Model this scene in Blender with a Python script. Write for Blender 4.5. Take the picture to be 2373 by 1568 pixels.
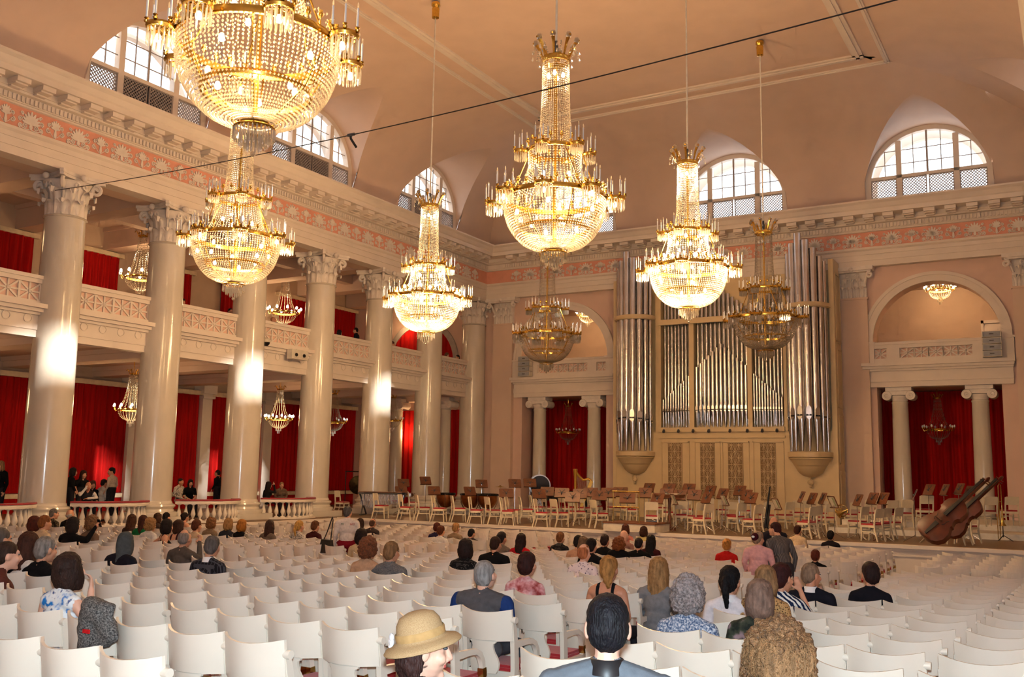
import bpy, bmesh, math, random
import numpy as np
from mathutils import Vector, Matrix, noise as mnoise
random.seed(7)
for _o in list(bpy.data.objects): bpy.data.objects.remove(_o, do_unlink=True)
sc = bpy.context.scene
COL = sc.collection
PI = math.pi

# ------------------------------------------------------------------ camera
FPX = 2234.48                      # focal length in pixels of the 2373 x 1568 frame
YAW, PITCH, ROLL = math.radians(30.3787), math.radians(7.9405), math.radians(0.9891)
EYE = Vector((0.0, 0.0, 1.67))
_fw = Vector((-math.sin(YAW)*math.cos(PITCH), math.cos(YAW)*math.cos(PITCH), math.sin(PITCH)))
_rt = Vector((math.cos(YAW), math.sin(YAW), 0.0)); _up = _rt.cross(_fw)
_r2 = _rt*math.cos(ROLL) + _up*math.sin(ROLL); _u2 = -_rt*math.sin(ROLL) + _up*math.cos(ROLL)
cd = bpy.data.cameras.new('camera'); cam = bpy.data.objects.new('camera', cd); COL.objects.link(cam)
cd.sensor_fit = 'HORIZONTAL'; cd.sensor_width = 36.0; cd.lens = FPX*36.0/2373.0
cd.clip_start = 0.05; cd.clip_end = 400
cam.matrix_world = Matrix(((_r2.x, _u2.x, -_fw.x, EYE.x), (_r2.y, _u2.y, -_fw.y, EYE.y), (_r2.z, _u2.z, -_fw.z, EYE.z), (0, 0, 0, 1)))
sc.camera = cam

# ------------------------------------------------------------------ world, sun, exposure
SKY_STRENGTH = 2.8
SUN_STRENGTH = 15.0
CHANDELIER_W = 690.0               # per lit chandelier
SMALL_LAMP_W = 62.0
FLASH_W = 1850.0
EXPOSURE = 0.0
w = bpy.data.worlds.new('world'); sc.world = w; w.use_nodes = True
_nt = w.node_tree; _bg = _nt.nodes['Background']
_bg.inputs[0].default_value = (0.86, 0.93, 1.0, 1); _bg.inputs[1].default_value = SKY_STRENGTH
sun_d = bpy.data.lights.new('sun', 'SUN'); sun_d.energy = SUN_STRENGTH; sun_d.angle = 0.03; sun_d.color = (1.0, 0.95, 0.86)
sun = bpy.data.objects.new('sun', sun_d); COL.objects.link(sun)
SUN_DIR = Vector((-24.0, -2.65, -9.15)).normalized()
sun.rotation_euler = SUN_DIR.to_track_quat('-Z', 'Y').to_euler(); sun.location = (30, 20, 40)
# the photographer's flash, just above the lens
fl_d = bpy.data.lights.new('camera_flash', 'POINT'); fl_d.energy = FLASH_W; fl_d.color = (0.70, 0.885, 1.0); fl_d.shadow_soft_size = 0.035
fl = bpy.data.objects.new('camera_flash', fl_d); COL.objects.link(fl); fl.location = EYE + _u2*0.13 + _r2*0.02
vs = sc.view_settings; sc.display_settings.display_device = 'sRGB'
vs.view_transform = 'Standard'; vs.look = 'None'; vs.gamma = 1.0; vs.exposure = EXPOSURE; vs.use_curve_mapping = False
cy = sc.cycles
cy.use_denoising = True; cy.max_bounces = 4; cy.diffuse_bounces = 3; cy.glossy_bounces = 2; cy.transmission_bounces = 2
cy.use_adaptive_sampling = True; cy.adaptive_threshold = 0.15; cy.adaptive_min_samples = 12
cy.transparent_max_bounces = 8; cy.caustics_reflective = False; cy.caustics_refractive = False
cy.sample_clamp_indirect = 6.0; cy.use_light_tree = True

# ------------------------------------------------------------------ where things stand
XC = -12.1                         # middle of the hall
def floor_z(y): return -0.08-0.044*min(max(y, -6), 20.6)
def ray(px, py):
    d = _fw*FPX + _r2*(px-1186.5) - _u2*(py-784.0); return d/d.y
def at_y(px, py, y): return EYE + ray(px, py)*y
def at_x(px, py, x): d = ray(px, py); return EYE + d*(x/d.x)
def at_z(px, py, z): d = ray(px, py); return EYE + d*((z-EYE.z)/d.z)

# ------------------------------------------------------------------ materials
MATS = {}
def srgb(r, g, b):
    f = lambda c: (c/255/12.92) if c/255 <= 0.04045 else ((c/255+0.055)/1.055)**2.4
    return (f(r), f(g), f(b))
def mat(name, col, rough=0.5, metal=0.0, var=0.08, scale=6.0, bump=0.0, bscale=None, col2=None, coat=0.0, sheen=0.0, spec=0.5, stretch=None, trans=0.0):
    m = bpy.data.materials.new(name); m.use_nodes = True; nt = m.node_tree; N = nt.nodes; L = nt.links
    b = N['Principled BSDF']; b.inputs['Roughness'].default_value = rough; b.inputs['Metallic'].default_value = metal
    b.inputs['Specular IOR Level'].default_value = spec
    if coat: b.inputs['Coat Weight'].default_value = coat; b.inputs['Coat Roughness'].default_value = 0.08
    if sheen: b.inputs['Sheen Weight'].default_value = sheen
    tc = N.new('ShaderNodeTexCoord'); mp = N.new('ShaderNodeMapping'); L.new(tc.outputs['Object'], mp.inputs[0])
    if stretch: mp.inputs['Scale'].default_value = stretch
    nz = N.new('ShaderNodeTexNoise'); nz.inputs['Scale'].default_value = scale; nz.inputs['Detail'].default_value = 3
    L.new(mp.outputs[0], nz.inputs['Vector'])
    c2 = col2 or tuple(max(0, c*(1-var*2)) for c in col)
    cr = N.new('ShaderNodeMix'); cr.data_type = 'RGBA'
    cr.inputs[6].default_value = (*c2, 1); cr.inputs[7].default_value = (*col, 1)
    mr = N.new('ShaderNodeMapRange'); mr.inputs[1].default_value = 0.3; mr.inputs[2].default_value = 0.65
    L.new(nz.outputs[0], mr.inputs[0]); L.new(mr.outputs[0], cr.inputs[0]); L.new(cr.outputs[2], b.inputs['Base Color'])
    if bump:
        n2 = N.new('ShaderNodeTexNoise'); n2.inputs['Scale'].default_value = bscale or scale*6; n2.inputs['Detail'].default_value = 2
        L.new(mp.outputs[0], n2.inputs['Vector'])
        bp = N.new('ShaderNodeBump'); bp.inputs['Strength'].default_value = bump; bp.inputs['Distance'].default_value = 0.02
        L.new(n2.outputs[0], bp.inputs['Height']); L.new(bp.outputs[0], b.inputs['Normal'])
    MATS[name] = m; return m
def pattern(name, cols, kind='voronoi', scale=20, rough=0.8, stretch=(1, 1, 1), pos=None, rand=1.0):
    """cloth with a printed or woven pattern: a colour ramp over a procedural texture"""
    m = bpy.data.materials.new(name); m.use_nodes = True; nt = m.node_tree; N = nt.nodes; L = nt.links
    b = N['Principled BSDF']; b.inputs['Roughness'].default_value = rough; b.inputs['Specular IOR Level'].default_value = 0.2
    tc = N.new('ShaderNodeTexCoord'); mp = N.new('ShaderNodeMapping'); mp.inputs['Scale'].default_value = stretch
    L.new(tc.outputs['Object'], mp.inputs[0])
    if kind == 'voronoi':
        t = N.new('ShaderNodeTexVoronoi'); t.inputs['Scale'].default_value = scale; t.inputs['Randomness'].default_value = rand; out = t.outputs['Distance']
    elif kind == 'noise':
        t = N.new('ShaderNodeTexNoise'); t.inputs['Scale'].default_value = scale; t.inputs['Detail'].default_value = 4; out = t.outputs[0]
    elif kind == 'wave':
        t = N.new('ShaderNodeTexWave'); t.inputs['Scale'].default_value = scale; t.inputs['Distortion'].default_value = 3.0; t.inputs['Detail Scale'].default_value = 2; t.bands_direction = 'DIAGONAL'; out = t.outputs[0]
    elif kind == 'stripe':
        t = N.new('ShaderNodeTexWave'); t.inputs['Scale'].default_value = scale; t.bands_direction = 'Z'; out = t.outputs[0]
    else:
        t = N.new('ShaderNodeTexBrick'); t.inputs['Scale'].default_value = scale; t.inputs['Mortar Size'].default_value = 0.05; out = t.outputs['Fac']
    L.new(mp.outputs[0], t.inputs['Vector'])
    r = N.new('ShaderNodeValToRGB'); L.new(out, r.inputs[0]); r.color_ramp.interpolation = 'LINEAR'
    pos = pos or [i/(len(cols)-1) for i in range(len(cols))]
    el = r.color_ramp.elements
    while len(el) < len(cols): el.new(0.5)
    for e, p_, c in zip(el, pos, cols): e.position = p_; e.color = (*c, 1)
    L.new(r.outputs[0], b.inputs['Base Color']); MATS[name] = m; return m
def emit(name, col, strength):
    m = bpy.data.materials.new(name); m.use_nodes = True; nt = m.node_tree; nt.nodes.clear()
    e = nt.nodes.new('ShaderNodeEmission'); o = nt.nodes.new('ShaderNodeOutputMaterial')
    e.inputs[0].default_value = (*col, 1); e.inputs[1].default_value = strength; nt.links.new(e.outputs[0], o.inputs[0])
    m.cycles.emission_sampling = 'NONE'; MATS[name] = m; return m

mat('plaster', (0.74, 0.55, 0.44), 0.75, var=0.03, scale=1.2, bump=0.02)
mat('wall_pink', (0.74, 0.52, 0.43), 0.75, var=0.03, scale=1.5)
mat('white_trim', (0.80, 0.70, 0.61), 0.6, var=0.03, scale=2.0)
mat('frieze_pink', (0.78, 0.36, 0.26), 0.7, var=0.05, scale=3)
mat('panel_pink', (0.82, 0.55, 0.44), 0.7, var=0.04, scale=3)
mat('marble', (0.72, 0.65, 0.55), 0.16, var=0.05, scale=2.5, coat=0.35, stretch=(1, 1, 0.4))
mat('capital_white', (0.82, 0.74, 0.67), 0.55, var=0.06, scale=5)
mat('aisle_wall', (0.60, 0.43, 0.31), 0.7, var=0.04, scale=1.5)
mat('curtain_red', (0.42, 0.003, 0.002), 0.8, var=0.18, scale=2.0, spec=0.15, stretch=(6, 6, 0.3))
mat('valance_cream', (0.78, 0.62, 0.42), 0.6)
mat('floor_wood', (0.20, 0.115, 0.06), 0.42, var=0.2, scale=3, stretch=(8, 0.6, 1))
mat('stage_wood', (0.21, 0.125, 0.068), 0.38, var=0.22, scale=3, stretch=(0.5, 9, 1))
mat('chair_white', (0.85, 0.76, 0.645), 0.32, var=0.02, scale=4)
mat('stagechair_cream', (0.78, 0.68, 0.50), 0.35, var=0.05, scale=6)
mat('seat_red', (0.42, 0.012, 0.02), 0.8, var=0.1, scale=14, sheen=0.2)
mat('rail_red', (0.36, 0.012, 0.02), 0.75, var=0.1, scale=9, sheen=0.2)
mat('brass', (0.62, 0.42, 0.13), 0.25, 1.0, var=0.1, scale=9)
mat('gold', (0.80, 0.50, 0.10), 0.22, 1.0, var=0.1, scale=12)
mat('candle_white', (0.80, 0.80, 0.84), 0.35, var=0.02)
mat('rod_white', (0.80, 0.74, 0.64), 0.4)
mat('steel', (0.62, 0.62, 0.64), 0.22, 1.0, var=0.05)
mat('organ_pipe', (0.66, 0.63, 0.62), 0.20, 1.0, var=0.08, scale=3)
mat('organ_case', (0.72, 0.545, 0.31), 0.42, var=0.04, scale=2)
mat('organ_grille_back', (0.26, 0.16, 0.075), 0.7)
mat('black', (0.012, 0.012, 0.014), 0.45)
mat('black_gloss', (0.01, 0.01, 0.012), 0.12)
mat('dark_grey', (0.07, 0.07, 0.075), 0.5)
mat('stand_wood', (0.185, 0.062, 0.025), 0.38, var=0.12, scale=4, stretch=(1, 5, 5))
mat('bass_wood', (0.15, 0.028, 0.009), 0.38, var=0.3, scale=3)
mat('copper', (0.55, 0.20, 0.07), 0.3, 0.9, var=0.2)
mat('harp_gold', (0.60, 0.33, 0.05), 0.3, 0.5, var=0.1)
mat('speaker_grey', (0.36, 0.37, 0.40), 0.6)
mat('device_cream', (0.70, 0.63, 0.52), 0.5)
mat('paper', (0.75, 0.70, 0.56), 0.8)
mat('paper_green', (0.33, 0.38, 0.22), 0.8)
mat('podium_white', (0.80, 0.72, 0.60), 0.5)
mat('carpet_brown', (0.20, 0.075, 0.035), 0.85)
mat('lattice_grey', (0.42, 0.36, 0.33), 0.7)
mat('lattice_back', (0.055, 0.045, 0.05), 0.8)
emit('bulb', (1.0, 0.80, 0.50), 30.0)
def _crystal(name, tint, tr):
    m = bpy.data.materials.new(name); m.use_nodes = True; nt = m.node_tree; N = nt.nodes; L = nt.links; N.clear()
    g = N.new('ShaderNodeBsdfGlossy'); g.inputs[0].default_value = (0.95, 0.95, 0.97, 1); g.inputs[1].default_value = 0.12
    t = N.new('ShaderNodeBsdfTranslucent'); t.inputs[0].default_value = (*tint, 1)
    x = N.new('ShaderNodeBsdfTransparent'); x.inputs[0].default_value = (0.97, 0.95, 0.92, 1)
    a = N.new('ShaderNodeMixShader'); a.inputs[0].default_value = 0.42; L.new(t.outputs[0], a.inputs[1]); L.new(g.outputs[0], a.inputs[2])
    b = N.new('ShaderNodeMixShader'); b.inputs[0].default_value = tr; L.new(a.outputs[0], b.inputs[1]); L.new(x.outputs[0], b.inputs[2])
    o = N.new('ShaderNodeOutputMaterial'); L.new(b.outputs[0], o.inputs[0]); MATS[name] = m
_crystal('crystal', (0.95, 0.88, 0.76), 0.30)
def _glass(name):
    m = bpy.data.materials.new(name); m.use_nodes = True; nt = m.node_tree; N = nt.nodes; L = nt.links; N.clear()
    g = N.new('ShaderNodeBsdfGlossy'); g.inputs[1].default_value = 0.03
    x = N.new('ShaderNodeBsdfTransparent'); x.inputs[0].default_value = (0.97, 0.98, 0.98, 1)
    b = N.new('ShaderNodeMixShader'); b.inputs[0].default_value = 0.94; L.new(g.outputs[0], b.inputs[1]); L.new(x.outputs[0], b.inputs[2])
    o = N.new('ShaderNodeOutputMaterial'); L.new(b.outputs[0], o.inputs[0]); MATS[name] = m
_glass('window_glass')

# ------------------------------------------------------------------ mesh builder
class MB:
    def __init__(s): s.v = []; s.f = []; s.m = []; s.cur = 0
    def quad(s, a, b, c, d):
        n = len(s.v); s.v += [tuple(a), tuple(b), tuple(c), tuple(d)]; s.f.append((n, n+1, n+2, n+3)); s.m.append(s.cur)
    def poly(s, pts):
        n = len(s.v); s.v += [tuple(q) for q in pts]; s.f.append(tuple(range(n, n+len(pts)))); s.m.append(s.cur)
    def raw(s, vs_, fs):
        n = len(s.v); s.v += [tuple(q) for q in vs_]
        for f in fs: s.f.append(tuple(i+n for i in f)); s.m.append(s.cur)
    def box(s, x0, x1, y0, y1, z0, z1, M=None):
        vs_ = [(x0, y0, z0), (x1, y0, z0), (x1, y1, z0), (x0, y1, z0), (x0, y0, z1), (x1, y0, z1), (x1, y1, z1), (x0, y1, z1)]
        if M is not None: vs_ = [tuple(M @ Vector(q)) for q in vs_]
        s.raw(vs_, [(0, 3, 2, 1), (4, 5, 6, 7), (0, 1, 5, 4), (1, 2, 6, 5), (2, 3, 7, 6), (3, 0, 4, 7)])
    def bar(s, a, b, w_, t, up=(0, 0, 1)):
        """box beam from a to b, width w_ along side, t along up"""
        a = Vector(a); b = Vector(b); d = (b-a).normalized(); u = Vector(up)
        sd = d.cross(u)
        if sd.length < 1e-4: sd = d.cross(Vector((1, 0, 0)))
        sd.normalize(); u = sd.cross(d).normalized()
        vs_ = []
        for p_ in (a, b):
            for i, j in ((-1, -1), (1, -1), (1, 1), (-1, 1)): vs_.append(p_ + sd*(i*w_/2) + u*(j*t/2))
        s.raw(vs_, [(0, 1, 2, 3), (7, 6, 5, 4), (0, 4, 5, 1), (1, 5, 6, 2), (2, 6, 7, 3), (3, 7, 4, 0)])
    def lathe(s, prof, seg=24, c=(0, 0, 0), a0=0, a1=2*PI, cap=True, M=None, sx=1, sy=1):
        full = abs(a1-a0-2*PI) < 1e-6; n = seg if full else seg+1; vs_ = []
        for r, z in prof:
            for i in range(n):
                a = a0+(a1-a0)*i/seg; vs_.append(Vector((c[0]+r*math.cos(a)*sx, c[1]+r*math.sin(a)*sy, c[2]+z)))
        if M is not None: vs_ = [M @ q for q in vs_]
        fs = []
        for k in range(len(prof)-1):
            for i in range(seg):
                j = (i+1) % n if full else i+1
                fs.append((k*n+i, k*n+j, (k+1)*n+j, (k+1)*n+i))
        if cap and full:
            if prof[0][0] > 1e-5: fs.append(tuple(range(n-1, -1, -1)))
            if prof[-1][0] > 1e-5: fs.append(tuple((len(prof)-1)*n+i for i in range(n)))
        s.raw(vs_, fs)
    def tube(s, pts, r, seg=6, closed=False, cap=True):
        pts = [Vector(q) for q in pts]; n = len(pts); rs = r if isinstance(r, (list, tuple)) else [r]*n
        vs_ = []; fs = []; prev = None
        for i, q in enumerate(pts):
            if closed: t = pts[(i+1) % n]-pts[i-1]
            else: t = pts[min(i+1, n-1)]-pts[max(i-1, 0)]
            t = t.normalized() if t.length > 1e-9 else Vector((0, 0, 1))
            if prev is None:
                u = t.orthogonal().normalized()
            else:
                u = prev - t*prev.dot(t); u = u.normalized() if u.length > 1e-6 else t.orthogonal().normalized()
            prev = u; v = t.cross(u)
            for k in range(seg):
                a = 2*PI*k/seg; vs_.append(q+(u*math.cos(a)+v*math.sin(a))*rs[i])
        m_ = n if closed else n-1
        for i in range(m_):
            j = (i+1) % n
            for k in range(seg):
                l = (k+1) % seg; fs.append((i*seg+k, i*seg+l, j*seg+l, j*seg+k))
        if cap and not closed: fs.append(tuple(range(seg-1, -1, -1))); fs.append(tuple((n-1)*seg+k for k in range(seg)))
        s.raw(vs_, fs)
    def prism(s, poly2, h0, h1, fn):
        """extrude a 2-D outline; fn(u, v, h) -> 3-D point"""
        n = len(poly2); vs_ = [fn(u, v, h0) for u, v in poly2]+[fn(u, v, h1) for u, v in poly2]
        fs = [tuple(range(n-1, -1, -1)), tuple(range(n, 2*n))]+[(i, (i+1) % n, n+(i+1) % n, n+i) for i in range(n)]
        s.raw(vs_, fs)
    def ball(s, c, r, seg=10, rings=6, M=None):
        r3 = r if isinstance(r, (list, tuple)) else (r, r, r)
        vs_ = []; fs = []
        for k in range(1, rings):
            a = PI*k/rings
            for i in range(seg):
                b = 2*PI*i/seg; vs_.append(Vector((r3[0]*math.sin(a)*math.cos(b), r3[1]*math.sin(a)*math.sin(b), r3[2]*math.cos(a))))
        vs_ += [Vector((0, 0, r3[2])), Vector((0, 0, -r3[2]))]
        T = len(vs_)-2
        for k in range(rings-2):
            for i in range(seg):
                j = (i+1) % seg; fs.append((k*seg+i, (k+1)*seg+i, (k+1)*seg+j, k*seg+j))
        for i in range(seg):
            j = (i+1) % seg; fs.append((T, i, j)); fs.append((T+1, (rings-2)*seg+j, (rings-2)*seg+i))
        c = Vector(c)
        s.raw([(M @ q if M is not None else q)+c for q in vs_], fs)
    def mesh(s, name, mats, smooth=None):
        me = bpy.data.meshes.new(name); me.from_pydata(s.v, [], s.f)
        for k in (mats if isinstance(mats, (list, tuple)) else [mats]): me.materials.append(MATS[k])
        if any(s.m): me.polygons.foreach_set('material_index', s.m)
        if smooth is not None:
            bm = bmesh.new(); bm.from_mesh(me); bmesh.ops.remove_doubles(bm, verts=bm.verts, dist=1e-5); bm.to_mesh(me); bm.free()
            me.polygons.foreach_set('use_smooth', [True]*len(me.polygons))
            if smooth < 180: me.set_sharp_from_angle(angle=math.radians(smooth))
        me.update(); return me
    def build(s, name, mats, parent=None, smooth=None, loc=None):
        return place(name, s.mesh(name, mats, smooth), parent, loc)
def place(name, me, parent=None, loc=None, rz=None, M=None):
    o = bpy.data.objects.new(name, me); COL.objects.link(o)
    if parent is not None: o.parent = parent
    if loc is not None: o.location = loc
    if rz is not None: o.rotation_euler = (0, 0, rz)
    if M is not None: o.matrix_local = M
    return o
def tag(o, label=None, cat=None, group=None, kind=None):
    if label: o['label'] = label
    if cat: o['category'] = cat
    if group: o['group'] = group
    if kind: o['kind'] = kind
    return o
def empty(name, loc=(0, 0, 0), rz=0.0):
    o = bpy.data.objects.new(name, None); COL.objects.link(o); o.location = loc; o.rotation_euler = (0, 0, rz); o.empty_display_size = 0.1; return o
def copy_tree(o, parent=None):
    c = o.copy(); COL.objects.link(c); c.parent = parent
    for ch in list(KIDS.get(o.name) or o.children): copy_tree(ch, c)
    return c
KIDS = {}
def kids_cache(root):
    KIDS[root.name] = list(root.children)
    for ch in KIDS[root.name]: kids_cache(ch)
    return root
ORD = ['zeroth', 'first', 'second', 'third', 'fourth', 'fifth', 'sixth', 'seventh', 'eighth', 'ninth', 'tenth', 'eleventh', 'twelfth', 'thirteenth', 'fourteenth', 'fifteenth', 'sixteenth', 'seventeenth', 'eighteenth', 'nineteenth', 'twentieth', 'twenty-first', 'twenty-second', 'twenty-third', 'twenty-fourth', 'twenty-fifth', 'twenty-sixth', 'twenty-seventh', 'twenty-eighth', 'twenty-ninth', 'thirtieth']
# ================================================================== THE HALL
XL, XR = -23.85, 2*XC+23.85+.75     # entablature faces left / right
YB, YR = 38.2, -2.6                # entablature face at the stage end / rear wall
WXL, WXR, WYB = -24.3, 2*XC+24.3+.6, 39.1
CX, CY0, CSP = -24.4, 16.52, 3.587 # column row
AWX = -32.0                        # outer wall of the left aisle
STY = 27.2                         # stage edge
def struct(o, label=None):
    o['kind'] = 'structure'
    if label: o['label'] = label
    return o

# ---- floors
b = MB(); ys = [YR, 0, 5, 10, 15, 20.6, STY+0.4]
for y0, y1 in zip(ys[:-1], ys[1:]):
    b.quad((-23.1, y0, floor_z(y0)), (6, y0, floor_z(y0)), (6, y1, floor_z(y1)), (-23.1, y1, floor_z(y1)))
struct(b.build('floor', 'floor_wood'), 'sloping dark wooden floor under the audience seats')
b = MB(); b.box(-32, -23.0, YR, 44, -1.3, 0.0); struct(b.build('floor_aisle', 'floor_wood'), 'raised floor of the side aisle behind the columns')
# stage
b = MB()
b.box(-23.0, 6, STY+0.06, 44, -1.3, 0.0)
struct(b.build('floor_stage', 'stage_wood'), 'brown wooden stage floor')
sf = MB()
sf.box(-23.4, 6, STY-0.10, STY+0.10, -0.09, 0.004); sf.box(-23.4, 6, STY-0.05, STY+0.08, -0.15, -0.09)
sf.box(-23.2, 6, STY, STY+0.08, -1.0, -0.15)
x = -22.9
while x < 5:
    x1 = x+3.1
    for (a0, a1, c0, c1) in ((x, x1, -0.30, -0.26), (x, x1, -0.86, -0.82), (x, x+0.05, -0.86, -0.26), (x1-0.05, x1, -0.86, -0.26)):
        sf.box(a0, a1, STY-0.03, STY+0.01, c0, c1)
    x = x1+0.25
struct(sf.build('trim_stage_front', 'white_trim'), 'white panelled front of the stage with a moulded lip')
# riser steps at the back of the stage
for i, (x0, x1, y0, z1) in enumerate(((-6.9, 4, 31.6, 0.17), (-6.9, 4, 33.6, 0.34), (-22.5, -16.6, 32.6, 0.17))):
    b = MB(); b.box(x0, x1, y0, 38.2, 0, z1); struct(b.build('floor_riser', 'podium_white'), 'low white orchestra riser, ' + ('lower step by the double basses', 'upper step by the right niche', 'step before the left niche')[i])

# ---- entablature
PROF = [(-0.5, 9.77), (0, 9.77), (0, 10.0), (.03, 10.0), (.03, 10.22), (.06, 10.22), (.06, 10.36), (.12, 10.42), (.12, 10.5), (.02, 10.5), (.02, 11.1), (.08, 11.12), (.08, 11.17), (.12, 11.17),
        (.12, 11.38), (.24, 11.40), (.26, 11.46), (.30, 11.46), (.30, 11.62), (.80, 11.64), (.80, 11.80), (.84, 11.84), (.92, 11.98), (1.0, 12.06), (1.0, 12.12), (.9, 12.14), (-.95, 12.2)]
def entab(name, label, fn):
    b = MB()
    for (d0, z0), (d1, z1) in zip(PROF[:-1], PROF[1:]):
        b.cur = 1 if (z0, z1) == (10.5, 11.1) else 0
        b.quad(fn(0, d0, z0), fn(1, d0, z0), fn(1, d1, z1), fn(0, d1, z1))
    return struct(b.build(name, ['white_trim', 'frieze_pink']), label)
tl = entab('trim_left_entablature', 'white entablature with pink palmette frieze above the left columns', lambda s, d, z: (XL+d, (YR-1) if s == 0 else YB-d, z))
tb = entab('trim_back_entablature', 'white entablature with pink palmette frieze over the organ wall', lambda s, d, z: (XL+d if s == 0 else XR-d, YB-d, z))
tr_ = entab('trim_right_entablature', 'white entablature running along the right colonnade', lambda s, d, z: (XR-d, YB-d if s == 0 else YR-1, z))
b = MB(); b.quad((XL-1.1, YR-1, 9.77), (XL-.5, YR-1, 9.77), (XL-.5, YB, 9.77), (XL-1.1, YB, 9.77)); b.quad((XL-1.1, YR-1, 9.77), (XL-1.1, YB, 9.77), (XL-1.1, YB, 12.2), (XL-1.1, YR-1, 12.2))
b.quad((XR+1.1, YR-1, 9.77), (XR+.5, YR-1, 9.77), (XR+.5, YB, 9.77), (XR+1.1, YB, 9.77)); b.quad((XR+1.1, YR-1, 9.77), (XR+1.1, YB, 9.77), (XR+1.1, YB, 12.2), (XR+1.1, YR-1, 12.2))
struct(b.build('trim_soffit', 'plaster'), 'plain underside of the beams over the columns')

# modillions, palmettes, dentils: local frame x along wall, y towards hall, z up
mm = MB()
for (w_, y0, y1, z0, z1) in ((.19, .28, .74, 11.50, 11.63), (.17, .28, .64, 11.46, 11.50), (.15, .28, .42, 11.42, 11.46)): mm.box(-w_, w_, y0, y1, z0, z1)
ME_MOD = mm.mesh('modillion', 'white_trim')
def petal(b, cx, cz, ang, ln, wd, y0=0.02, y1=0.055):
    out = []
    for t in np.linspace(0, 2*PI, 11)[:-1]:
        u = math.sin(t)*wd*(0.75 if math.cos(t) < 0 else 1); v = ln*0.5*(1-math.cos(t)) 
        out.append((cx+u*math.cos(ang)+v*math.sin(ang), cz-u*math.sin(ang)+v*math.cos(ang)))
    b.prism(out, y0, y1, lambda u, v, h: (u, h, v))
def spiral(b, cx, cz, r, sgn, turns=1.5, a0=0.0, rad=0.012):
    pts = []
    for i in range(int(12*turns)+1):
        a = a0+sgn*2*PI*i/12; rr = r*(1-i/(12*turns+3)); pts.append((cx+rr*math.cos(a), 0.035, cz+rr*math.sin(a)))
    b.tube(pts, rad, 4)
pm = MB()
for i in range(9): petal(pm, 0, 10.72, (i-4)*0.36, .345-.02*abs(i-4), .05)
petal(pm, 0, 10.55, 0, .22, .05)
for s in (-1, 1):
    spiral(pm, s*.15, 10.64, .075, -s, a0=PI/2, rad=.018); spiral(pm, s*.29, 10.61, .07, s, a0=-PI/2, rad=.018); spiral(pm, s*.30, 10.80, .07, s, a0=-PI/2, rad=.017); spiral(pm, s*.27, 10.96, .05, -s, a0=-PI/2, rad=.015)
    pm.tube([(s*.03, .03, 10.56), (s*.12, .03, 10.545), (s*.24, .03, 10.56), (s*.33, .03, 10.66)], .018, 4)
ME_PALM = pm.mesh('palmette', 'capital_white')
pm = MB()
for i in range(5): petal(pm, 0, 10.76, (i-2)*0.27, .29-.02*abs(i-2), .04)
petal(pm, 0, 10.54, 0, .26, .042)
for s in (-1, 1):
    petal(pm, s*.03, 10.80, s*1.25, .12, .03); spiral(pm, s*.18, 10.88, .06, s, a0=-PI/2, rad=.016); spiral(pm, s*.20, 10.70, .075, -s, a0=PI/2, rad=.018)
    pm.tube([(s*.02, .03, 10.56), (s*.10, .03, 10.62), (s*.16, .03, 10.70)], .011, 4)
ME_BUD = pm.mesh('lily_bud', 'capital_white')
dm = {}
def wall_pieces(parent, n, fn_M, i0=0):
    for i in range(i0, n):
        M = fn_M(i*CSP/5+.36)
        place('modillion', ME_MOD, parent, M=M)
        place('palmette' if i % 2 == 0 else 'lily_bud', ME_PALM if i % 2 == 0 else ME_BUD, parent, M=M)
def dentils(parent, length, fn_M, t0):
    b = MB(); t = t0
    while t < length: b.box(t-.036, t+.036, .11, .17, 11.20, 11.355); t += .125
    o = b.build('dentil_row', 'white_trim', parent); o.matrix_local = fn_M(0); o['kind'] = 'stuff'
def M_left(t): return Matrix(((0, 1, 0, XL), (-1, 0, 0, YB-t), (0, 0, 1, 0), (0, 0, 0, 1)))
def M_back(t): return Matrix(((-1, 0, 0, XR-t), (0, -1, 0, YB), (0, 0, 1, 0), (0, 0, 0, 1)))
wall_pieces(tl, 37, M_left, 1); wall_pieces(tb, 32, M_back, 1)
dentils(tl, 27, M_left, .3); dentils(tb, 23.2, M_back, .3)

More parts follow.
